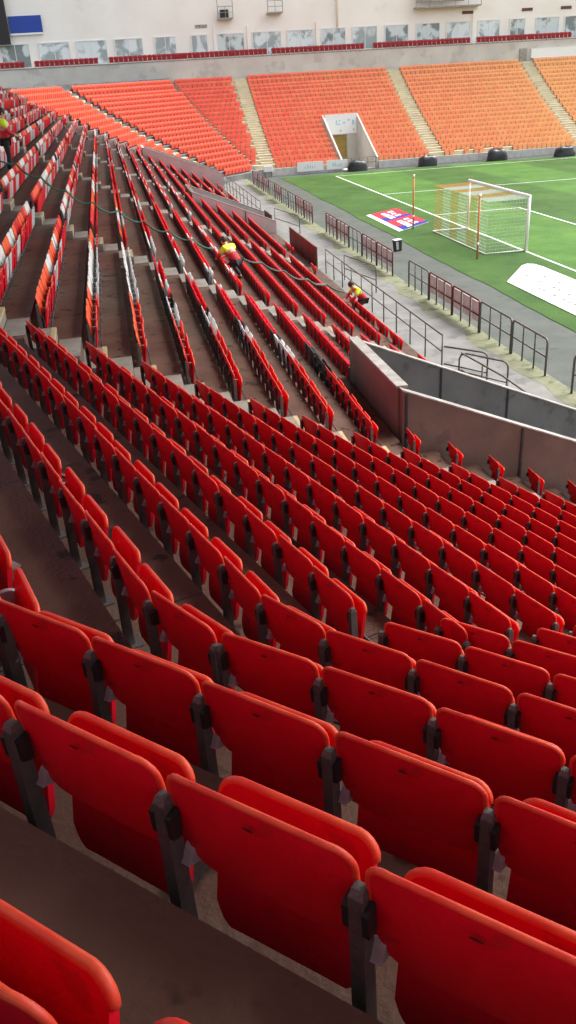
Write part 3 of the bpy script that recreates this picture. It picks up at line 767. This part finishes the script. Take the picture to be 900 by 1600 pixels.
for v_ in range(3):
    for j in range(16):
        if rl.random() < (.42 if v_ < 1 else .70): continue
        y = -8.7-j*.42-.3*(2-v_)+.4*v_; x = -2.9+.55*v_; s_ = rl.uniform(.12, .26)
        if y < -17 or y > -7.4: continue
        m.face([rmp(x, y, .024), rmp(x, y-s_, .027), rmp(x+.15, y-s_, .027), rmp(x+.15, y, .027)], 'printgrey')
m.build('grey_print', mt)
sp = empty('pitch_speaker', (-5.45, -.6, -.01), rad(8), 'black loudspeaker box with white top standing on the grass edge', 'loudspeaker')
sp.scale = (.68, .68, .72)
m = MB(); m.hull8([(-.22, -.26, 0), (.24, -.26, 0), (.24, .26, 0), (-.22, .26, 0), (-.30, -.26, .68), (.24, -.26, .72), (.24, .26, .72), (-.30, .26, .68)], 'rubber'); m.build('cabinet', sp, bevel=.02)
m = MB(); m.hull8([(-.31, -.27, .685), (.25, -.27, .725), (.25, .27, .725), (-.31, .27, .685), (-.31, -.27, .72), (.25, -.27, .76), (.25, .27, .76), (-.31, .27, .72)], 'whitepaint'); m.build('lid', sp, bevel=.01)
m = MB(); m.hull8([(-.19, -.276, .08), (-.02, -.276, .08), (-.02, -.262, .08), (-.19, -.262, .08), (-.25, -.276, .62), (-.05, -.276, .62), (-.05, -.262, .62), (-.25, -.262, .62)], 'grey'); m.build('side_plate', sp)

# ------------------------------------------------------------------ far side stand
fs_ = empty('grandstand', (10, 45, 0), 0, 'far side stand of orange seats with sandy aisles', 'grandstand')
m = MB()
for k in range(-4, 17):
    da, db = edges(k); z = ztread(k); zn = ztread(k+1) if k < 16 else .0
    if k == 16: db = Dk(16)+.5
    ya, yb = far_y(da), far_y(db); xa, xb = kink01(da)[0], kink01(db)[0]
    for x0a, x0b, x1 in (((xa, xb, 1.5), (5.0, 5.0, 70)) if k >= 8 else ((xa, xb, 70),)):
        quad((x0a, ya, z), (x0b, yb, z), (x1, yb, z), (x1, ya, z), 'aisle_far')
        if k < 16: quad((x0b, yb, z), (x0b, yb, zn), (x1, yb, zn), (x1, yb, z), 'aisle_far')
toloc(m, fs_).build('terrace', fs_)
m = MB(); fy = far_y(Dk(16)+.5)
for x0, x1 in ((-8.2, 1.5), (5.0, 24.6), (24.6, 70)): m.box(x0, x1, fy-.16, fy, -.02, .62 if x0 < 24 else .95, 'frontwall' if x0 < 24 else 'whitepaint')
toloc(m, fs_).build('front_wall', fs_)
for x in (-5.1, 10.8, 25.4):      # half steps merged with the aisle they belong to
    m = MB()
    for k in range(-3, 16):
        y1 = far_y(Dk(k)-OFF)-.01; m.box(x-.6, x+.6, y1-.34, y1, ztread(k)+.002, ztread(k)+.18, 'aisle_far')
    toloc(m, fs_).build('aisle', fs_)
# steps of the corner aisle
m = MB(); ang = -(A1+A2)/2
for k in range(-3, 16):
    c = mir(kinkpt('1', '2', Dk(k)+.12)); ca, sa = math.cos(ang), math.sin(ang)
    def R2(x, y): return (c[0]+x*ca-y*sa, c[1]+x*sa+y*ca)
    z = ztread(k)+.003; p = [R2(-.17, -.5), R2(.17, -.5), R2(.17, .5), R2(-.17, .5)]
    m.hull8([(*q, z) for q in p]+[(*q, z+.18) for q in p], 'aisle_far')
toloc(m, fs_).build('aisle', fs_)
# vomitory of the far stand
vm = empty('vomitory', (3.25, 41, 0), 0, 'grey far stand vomitory with white sign over an ochre doorway', 'vomitory')
for x in (1.5, 4.85):
    m = MB(); m.hull8([(x, 38.0, 0), (x+.15, 38.0, 0), (x+.15, 45.0, 0), (x, 45.0, 0), (x, 38.0, .95), (x+.15, 38.0, .95), (x+.15, 45.0, 4.35), (x, 45.0, 4.35)], 'parapet'); toloc(m, vm).build('side_wall', vm)
m = MB(); m.box(1.65, 4.85, 44.7, 44.9, 2.55, 4.35, 'parapet'); m.box(1.65, 1.9, 44.7, 44.9, 0, 2.55, 'parapet'); m.box(3.9, 4.85, 44.7, 44.9, 0, 2.55, 'parapet'); toloc(m, vm).build('back_wall', vm)
m = MB(); m.box(1.7, 4.8, 44.58, 44.68, 2.62, 4.38, 'whitepaint'); sg = toloc(m, vm).build('sign', vm)
m = MB()
for i, (x, z, w, h) in enumerate(((2.75, 3.45, .10, .42), (2.95, 3.45, .22, .08), (3.05, 3.75, .12, .10), (3.4, 3.55, .3, .10), (3.9, 3.75, .2, .16), (4.35, 3.4, .18, .4), (3.1, 2.85, .18, .16), (4.4, 2.85, .16, .2))):
    m.box(x, x+w, 44.565, 44.578, z, z+h, 'paleblue' if i < 6 else 'parapet')
toloc(m, vm).build('sign_print', sg)
m = MB(); m.box(1.92, 3.88, 44.95, 45.05, 0, 2.54, 'yellowdoor'); toloc(m, vm).build('door', vm)
m = MB(); m.box(1.65, 4.85, 38.0, 44.7, -.01, .03, 'parapet'); toloc(m, vm).build('passage_floor', vm)
m = MB()
m.tube([(1.7, 38.1, 1.0), (4.85, 38.1, 1.0)], .03, 'steel', 6); m.tube([(1.7, 38.1, .55), (4.85, 38.1, .55)], .025, 'steel', 6)
for i in range(5): m.tube([(1.75+i*.76, 38.1, 0), (1.75+i*.76, 38.1, 1.0)], .025, 'steel', 6)
toloc(m, vm).build('gate_bars', vm)
# banners and covers in front of the far wall
for x0, x1, lab in ((-2.65, -.25, 'white banner with pale blue marks on the far wall, left one'), (.05, 2.0, 'white banner with pale blue marks beside the far vomitory gate')):
    o = empty('banner', (x0, fy-.3, .1), 0, lab, 'banner', 'banners on the far wall'); w = x1-x0
    m = MB(); m.box(0, w, -.03, .03, .1, .88, 'whitepaint'); m.build('board', o)
    m = MB()
    for j in range(5): m.box(w*(.3+.09*j), w*(.3+.09*j)+.07, -.04, -.032, .35, .35+rl.choice((.15, .3, .22)), 'paleblue')
    m.build('print', o)
o = empty('box_sign', (-5.3, fy-.3, .1), 0, 'small blank white box sign at the foot of the far aisle', 'sign'); m = MB(); m.box(-.4, .4, -.1, .1, .3, .8, 'whitepaint'); m.build('panel', o, bevel=.02); m = MB(); m.box(-.32, -.27, -.05, .05, -.1, .3, 'steel'); m.box(.27, .32, -.05, .05, -.1, .3, 'steel'); m.build('feet', o)
import mathutils.noise as mno
def bag(x, y, w, d, h, lab, seed):
    bm_v = []; m = MB(); nu, nv_ = 18, 10; i = m.mi('bag')
    for a in range(nv_+1):
        ph = PI/2*a/nv_
        for b in range(nu):
            th = 2*PI*b/nu; c, s_ = math.cos(th), math.sin(th)
            ex = lambda q: math.copysign(abs(q)**.6, q)
            n = 1+.16*mno.noise(Vector((c*1.6+seed, s_*1.6, a*.25)))
            m.v.append((w/2*ex(c)*math.cos(ph)**.45*n, d/2*ex(s_)*math.cos(ph)**.45*n, max(0, h*math.sin(ph)**.75*(1+.22*mno.noise(Vector((c*2+seed, s_*2, 3)))))))
    for a in range(nv_):
        for b in range(nu):
            m.f.append((a*nu+b, a*nu+(b+1) % nu, (a+1)*nu+(b+1) % nu, (a+1)*nu+b)); m.m.append(i)
    o = m.build('covered_hoarding', None, smooth=True); o.location = (x, y, 0); tag(o, lab, 'cover', 'black covered machines along the far touchline')
bag(2.75, 37.1, 1.75, 1.0, .85, 'black plastic covered hump in front of the far vomitory', 1)
bag(9.2, 36.5, 1.75, 1.0, .85, 'black plastic covered hump at the foot of the middle sandy aisle', 5)
bag(15.9, 36.6, 1.9, 1.1, .95, 'black plastic covered hump with knotted top against the far wall', 9)
bag(22.1, 35.7, 1.9, 1.1, .80, 'black plastic covered hump nearest the right edge', 14)

# parapet, boxes and wall above the far stand, following the bends of its topmost row
hb = empty('hospitality_building', (5, WB+2, 8), 0, 'cream hospitality building with a row of box windows above the far stand', 'building')
def ring(off):
    y = far_y(Dk(-3)-off); return [(-60, y), (-45, y), (-20, y), (20, y), (75, y)]
def ringwall(name, o0, o1, z0, z1, k, par):
    m = MB(); A_, B_ = ring(o0), ring(o1)
    for i in range(1, len(A_)-1):
        p = [A_[i], A_[i+1], B_[i+1], B_[i]]
        m.hull8([(*q, z0) for q in p]+[(*q, z1) for q in p], k)
    return toloc(m, par).build(name, par)
ringwall('parapet', 1.0, 1.25, 7.0, 9.75, 'parapet', hb); ringwall('balcony_floor', 1.25, 2.6, 9.3, 9.55, 'parapet', hb)
ringwall('parapet_coping', .97, 1.28, 9.755, 9.83, 'cap', hb)
ringwall('upper_wall', 2.6, 2.9, 7.0, 22.0, 'walkwhite', hb)
wy = far_y(Dk(-3)-2.6)
wx = [(-26.5, 2.6, 'd'), (-22.8, 2.8, 'g'), (-19.2, 2.8, 'g'), (-15.6, 2.6, 'g'), (-12.0, 2.0, 'g'), (-8.6, 1.5, 'g'), (-5.6, 2.9, 'd'), (-1.75, 2.85, 'g'), (1.75, 2.65, 'g'), (5.15, 2.5, 'd'), (8.5, 2.5, 'g'), (11.9, 2.4, 'd'), (15.3, 2.45, 'd'), (18.6, 2.5, 'g'), (22.0, 2.3, 'g'), (25.2, 1.6, 'd'), (28.6, 2.5, 'd'), (31.9, 2.6, 'd'), (35.5, 2.6, 'g')]
K['glassd'] = mat('dark_box_window_glass', (.20, .24, .24), .06, (.62, .68, .68), .9, detail=4, spec=.9, lo=.44, hi=.54)  # darker panes, reflections likewise painted into the colour
def window(x, w, z0, z1, g_):
    m = MB(); e = .09
    m.box(x-w/2-e, x+w/2+e, wy-.07, wy-.002, z1, z1+e, 'frame'); m.box(x-w/2-e, x+w/2+e, wy-.09, wy-.002, z0-e, z0, 'frame')
    m.box(x-w/2-e, x-w/2, wy-.07, wy-.002, z0, z1, 'frame'); m.box(x+w/2, x+w/2+e, wy-.07, wy-.002, z0, z1, 'frame'); m.box(x-.03, x+.03, wy-.06, wy-.002, z0, z1, 'frame')
    f = toloc(m, hb).build('window', hb)
    m = MB(); m.box(x-w/2, x-.03, wy-.03, wy-.004, z0, z1, g_); m.box(x+.03, x+w/2, wy-.03, wy-.004, z0, z1, g_); toloc(m, hb).build('pane', f)
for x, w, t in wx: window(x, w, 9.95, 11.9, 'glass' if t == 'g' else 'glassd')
for x in (-7.0, -3.6, 3.5, 20.3): m = MB(); m.box(x-.16, x+.16, wy-.14, wy-.002, 9.6, 12.6, 'walkwhite'); toloc(m, hb).build('pilaster', hb)
for x, z in ((-8.3, 12.55), (19.6, 12.6), (26.2, 12.6), (30.6, 12.6)): m = MB(); m.box(x-.6, x+.6, wy-.05, wy-.002, z, z+.28, 'rust' if x < 0 else 'maroon'); toloc(m, hb).build('name_plate', hb)
m = MB(); m.tube([(5.6, wy-.12, 12.0), (5.6, wy-.12, 22)], .10, 'walkwhite', 8); toloc(m, hb).build('drain_pipe', hb, smooth=True)
m = MB(); m.box(26.15, 45, WB-.22, WB-.01, 8.15, 9.05, 'whitepaint'); toloc(m, hb).build('white_board', hb)
m = MB(); m.box(24.9, 25.7, WB-.12, WB-.01, 7.6, 9.1, 'rust'); toloc(m, hb).build('door', hb)
# camera platforms hung on the wall
def platform(x, z, w, lab, cage):
    o = empty('camera_platform', (x, wy-.9, z), 0, lab, 'platform', 'camera platforms on the far wall')
    m = MB(); m.box(-w/2, w/2, 0, .88, 0, .14, 'rust'); m.build('deck', o)
    m = MB()
    for a in (-w/2, w/2): m.tube([(a, .02, .14), (a, .02, cage)], .035, 'rust', 6)
    n_ = max(2, int(w/1.2))
    for i in range(1, n_): m.tube([(-w/2+w*i/n_, .02, .14), (-w/2+w*i/n_, .02, min(cage, 1.1))], .025, 'rust', 6)
    m.tube([(-w/2, .02, min(cage, 1.1)), (w/2, .02, min(cage, 1.1))], .03, 'rust', 6); m.tube([(-w/2, .02, .6), (w/2, .02, .6)], .025, 'rust', 6)
    m.build('cage_rail', o)
    return o
o = platform(-5.9, 13.15, 1.5, 'small caged platform holding a dark camera housing on the far wall', 3.0); m = MB(); m.box(-.45, .35, .25, .8, .145, .85, 'rubber'); m.build('housing', o, bevel=.03)
platform(-.9, 13.45, 1.5, 'small bracket platform without housing on the far wall', 1.4)
o = platform(17.2, 13.25, 7.0, 'wide rusty steel platform above the far box windows', 2.2)
m = MB(); m.box(-3.4, 1.6, .03, .06, .5, 2.4, 'rust'); m.build('screen_board', o)
# big screen and blue board at the corner
o = empty('scoreboard', (-29.5, wy-.4, 11.9), 0, 'large black screen at the far left edge of the cream wall', 'screen')
m = MB(); m.box(-3.2, 2.75, -.2, .2, .05, 5.5, 'blackpanel'); m.build('screen_face', o, bevel=.03); m = MB(); m.box(-3.25, 2.8, -.22, .22, -.03, .045, 'rust'); m.build('frame', o)
o = empty('blue_board', (-25.1, wy-.12, 12.7), 0, 'royal blue board with white lower edge on the far cream wall', 'sign')
m = MB(); m.box(-1.55, 1.5, -.08, .1, .17, 1.6, 'blue'); m.build('panel', o); m = MB(); m.box(-1.55, 1.5, -.09, .1, 0, .165, 'whitepaint'); m.build('border', o)

# ------------------------------------------------------------------ stewards and the rolled netting they carry
def skin_obj(name, nodes, edges_, k, parent=None, sub=2):
    me = bpy.data.meshes.new(name); me.from_pydata([n[:3] for n in nodes], edges_, [])
    o = bpy.data.objects.new(name, me); COL.objects.link(o); md = o.modifiers.new('skin', 'SKIN'); md.use_smooth_shade = True
    for i, n in enumerate(nodes): r_ = n[3] if len(n) > 3 else .05; rr_ = n[4] if len(n) > 4 else r_; me.skin_vertices[0].data[i].radius = (r_, rr_); me.skin_vertices[0].data[i].use_root = (i == 0)
    sd_ = o.modifiers.new('sub', 'SUBSURF'); sd_.levels = sub; sd_.render_levels = sub
    dg = bpy.context.evaluated_depsgraph_get(); me2 = bpy.data.meshes.new_from_object(o.evaluated_get(dg)); o.modifiers.clear(); old = o.data; o.data = me2; me2.name = name
    me2.materials.clear(); me2.materials.append(K[k])
    if parent: o.parent = parent
    return o
def ball(name, c, r_, k, parent, sq=(1, 1, 1), cut=None):
    m = MB(); nu, nv_ = 16, 12; i = m.mi(k)
    for a in range(nv_+1):
        ph = -PI/2+PI*a/nv_
        for b in range(nu): th = 2*PI*b/nu; m.v.append((c[0]+r_*sq[0]*math.cos(ph)*math.cos(th), c[1]+r_*sq[1]*math.cos(ph)*math.sin(th), c[2]+r_*sq[2]*math.sin(ph)))
    for a in range(nv_):
        for b in range(nu): m.f.append((a*nu+b, a*nu+(b+1) % nu, (a+1)*nu+(b+1) % nu, (a+1)*nu+b)); m.m.append(i)
    return m.build(name, parent, smooth=True)
def person(loc, rz, lab, J):
    """J: joints in the person's frame (+y is where the person faces)"""
    r = empty('person', loc, rz, lab, 'person'); V = {k_: Vector(v_) for k_, v_ in J.items()}
    pel, ch, nk, hd = V['pelvis'], V['chest'], V['neck'], V['head']; fwd = (V['face']-hd).normalized()
    nodes = [(*pel, .135, .11), (*((pel+ch)/2), .13, .105), (*ch, .155, .115), (*nk, .06), (*(hd-Vector((0, 0, .02))), .085, .10), (*(hd+(hd-nk).normalized()*.09), .072, .085)]
    ed = [(0, 1), (1, 2), (2, 3), (3, 4), (4, 5)]
    nodes.append((*(hd+fwd*.095-(hd-nk).normalized()*.02), .018)); ed.append((4, 6))           # nose
    for s in ('l', 'r'):
        b = len(nodes); el, wr, ha = V['elbow_'+s], V['wrist_'+s], V['hand_'+s]; sh = V['shoulder_'+s]
        nodes += [(*sh, .07), (*el, .048), (*wr, .034), (*ha, .035, .020)]; ed += [(2, b), (b, b+1), (b+1, b+2), (b+2, b+3)]
        d = (ha-wr).normalized(); side = d.cross(Vector((0, 0, 1))); side = side.normalized() if side.length > .1 else Vector((1, 0, 0))
        for f in range(4):
            q = ha+side*(.027-.018*f); q2 = q+d*(.05 if f in (1, 2) else .042); q3 = q2+(d*.6+Vector((0, 0, -.8))).normalized()*.03
            c = len(nodes); nodes += [(*q2, .0095), (*q3, .0085)]; ed += [(b+3, c), (c, c+1)]
        c = len(nodes); q = ha+side*.045+d*.005; nodes += [(*q, .011), (*(q+d*.03), .009)]; ed += [(b+3, c), (c, c+1)]
        b = len(nodes); hp, kn, an, to = V['hip_'+s], V['knee_'+s], V['ankle_'+s], V['toe_'+s]
        nodes += [(*hp, .095), (*kn, .06), (*an, .042), (*to, .045, .03)]; ed += [(0, b), (b, b+1), (b+1, b+2), (b+2, b+3)]
    skin_obj('body', nodes, ed, 'skin', r, 1)
    mid = (pel+ch)/2
    # upper yellow part of the jacket
    nd = [(*ch, .19, .145), (*(ch+(nk-ch)*.62), .10, .09), (*(mid*.35+ch*.65), .18, .14)]; ed = [(0, 1), (0, 2)]
    for s in ('l', 'r'):
        b = len(nd); nd += [(*V['shoulder_'+s], .095), (*(V['shoulder_'+s]*.35+V['elbow_'+s]*.65), .075)]; ed += [(0, b), (b, b+1)]
    skin_obj('hi_vis_top', nd, ed, 'hivis', r)
    nd = [(*(mid*.5+ch*.5), .172, .132), (*mid, .172, .135), (*pel, .178, .142), (*(pel-(mid-pel)*.5), .17, .14)]
    skin_obj('red_jacket_skirt', nd, [(0, 1), (1, 2), (2, 3)], 'redcloth', r)
    nd = [(*(pel*.6+mid*.4), .182, .146), (*(pel*.8+mid*.2), .182, .146)]; skin_obj('reflective_band', nd, [(0, 1)], 'reflect', r)
    for s in ('l', 'r'):
        nd = [(*(V['shoulder_'+s]*.4+V['elbow_'+s]*.6), .070), (*V['elbow_'+s], .064), (*(V['wrist_'+s]*.9+V['elbow_'+s]*.1), .048)]; skin_obj('sleeve', nd, [(0, 1), (1, 2)], 'redcloth', r)
    nd = [(*pel, .150, .125)]; ed = []
    for s in ('l', 'r'):
        b = len(nd); nd += [(*V['hip_'+s], .108), (*V['knee_'+s], .074), (*(V['ankle_'+s]*.95+V['knee_'+s]*.05), .062)]; ed += [(0, b), (b, b+1), (b+1, b+2)]
    skin_obj('trousers', nd, ed, 'blackcloth', r)
    for s in ('l', 'r'):
        skin_obj('shoe', [(*(V['ankle_'+s]+Vector((0, 0, -.03))), .052, .05), (*V['toe_'+s], .05, .036)], [(0, 1)], 'rubber', r)
    hv = (hd-nk).normalized(); hc = hd+hv*.045-fwd*.022
    ball('hair', hc, .112, 'hair', r, (.86, .98, .98))
    rgt = fwd.cross(hv).normalized()
    for s in (-1, 1):
        ball('ear', hd+rgt*(.088*s)+hv*.0, .026, 'skin', r, (.5, .8, 1.2)); ball('eye', hd+rgt*(.032*s)+fwd*.092+hv*.012, .011, 'hair', r)
    ball('mouth', hd+fwd*.094-hv*.055, .018, 'redcloth', r, (1.2, .5, .35))
    return r
STAND = dict(pelvis=(0, 0, .93), chest=(0, .02, 1.30), neck=(0, .01, 1.50), head=(0, .04, 1.62), face=(0, .3, 1.58), shoulder_l=(-.20, .01, 1.42), shoulder_r=(.20, .01, 1.42),
    elbow_l=(-.26, .10, 1.14), elbow_r=(.27, .08, 1.14), wrist_l=(-.12, .30, 1.05), wrist_r=(.20, .30, 1.02), hand_l=(-.08, .38, 1.04), hand_r=(.18, .38, 1.00),
    hip_l=(-.10, 0, .88), hip_r=(.10, 0, .88), knee_l=(-.11, .04, .48), knee_r=(.11, .02, .48), ankle_l=(-.11, -.01, .08), ankle_r=(.11, -.04, .08), toe_l=(-.12, .15, .035), toe_r=(.12, .12, .035))
BEND = dict(pelvis=(0, -.08, .92), chest=(0, .16, 1.20), neck=(0, .30, 1.34), head=(0, .38, 1.44), face=(0, .60, 1.34), shoulder_l=(-.20, .22, 1.28), shoulder_r=(.20, .22, 1.28),
    elbow_l=(-.27, .38, 1.04), elbow_r=(.27, .38, 1.04), wrist_l=(-.16, .56, .94), wrist_r=(.16, .56, .94), hand_l=(-.12, .64, .92), hand_r=(.12, .64, .92),
    hip_l=(-.10, -.08, .87), hip_r=(.10, -.08, .87), knee_l=(-.12, .02, .47), knee_r=(.12, -.02, .47), ankle_l=(-.12, -.08, .08), ankle_r=(.12, -.12, .08), toe_l=(-.13, .08, .035), toe_r=(.13, .04, .035))
CROUCH = {k_: (v_[0], v_[1]-(.10 if k_.startswith('knee') else 0)+(.30 if k_.startswith('knee') else 0), v_[2]-(0 if k_[:2] in ('an', 'to') else (.10 if k_.startswith('knee') else .34))) for k_, v_ in BEND.items()}
def X3(k): return C0[0]+D3+Dk(k)
person((X3(1)+.46, -15.1, ztread(1)), rad(-80), 'steward in yellow and red jacket standing at the left edge holding netting', STAND)
person((X3(10)+.38, -16.9, ztread(10)), rad(40), 'steward in yellow topped red jacket bending over seats midway down the netting', CROUCH)
person((-11.12, -14.3, ztread(16)), rad(100), 'steward in yellow jacket stooping head down by the front guard rail', CROUCH)
NP = [(0.9, -15.9, 6.75), (2, -15.77, 6.33), (3, -16.15, 5.97), (4, -16.84, 5.6), (5, -16.87, 5.23), (6, -16.06, 4.86), (7, -15.9, 4.49), (8, -15.68, 4.13), (9, -15.56, 3.76), (10, -15.26, 3.40), (11, -14.78, 3.02), (12, -14.39, 2.65), (13, -14.38, 2.28), (14, -14.26, 1.92), (15, -13.62, 1.55), (16, -13.42, 1.18)]
def netting(pts, r0, k, lab, sag):
    P_ = []; R__ = []
    for a, b in zip(pts, pts[1:]):
        for j in range(5):
            f = j/5; p = Vector((X3(a[0])+.05, a[1], a[2]+.03)).lerp(Vector((X3(b[0])+.05, b[1], b[2]+.03)), f); p.z -= sag*4*f*(1-f)
            p += Vector((0, .05, .03))*mno.noise(p*2.3); P_.append(p); R__.append(r0*(1+.35*mno.noise(p*3.1+Vector((5, 0, 0)))))
    m = MB()
    for q in range(5):
        m.tube([p+Vector((.5, 1, .35))*(r0*1.1*mno.noise(p*2.7+Vector((q*9, 0, 0))))+Vector((0, r0*.8*(q-2)/2, 0)) for p in P_], [r*.55 for r in R__], k, 6)
    o = m.build('rolled_netting', None, smooth=True); return tag(o, lab, 'netting')
netting(NP[:10], .034, 'greennet', 'dark green rolled netting draped over the upper seat rows between two stewards', .14)
netting(NP[10:], .045, 'greynet', 'grey green bunched netting lying over the lower red seat rows', .10)

# ------------------------------------------------------------------ scraps left on the treads
def scrap(pts, lab, w=.02):
    m = MB(); b = Vector(pts[0]); q = [Vector(p)-b for p in pts]
    for a, c in zip(q, q[1:]):
        n = (c-a).cross(Vector((0, 0, 1))).normalized()*w; h = Vector((0, 0, .012)); m.hull8([a-n, c-n, c+n, a+n, a-n+h, c-n+h, c+n+h, a+n+h], 'cap')
    o = m.build('paper_scrap'); o.location = b; tag(o, lab, 'litter')
def on2(k, f, t): d0, d1_ = edges(k); x, y = linept('2', d0+(d1_-d0)*f, t); return (x, y, ztread(k)+.003)
scrap([on2(2, .55, -6.0), on2(2, .62, -5.8), on2(2, .60, -5.6), on2(2, .70, -5.42)], 'thin pale paper strip lying on the dark tread at the left', .012)
scrap([on2(1, .5, -3.7), on2(1, .55, -3.62)], 'small pale paper scrap on the dark brown tread low at the left', .03)
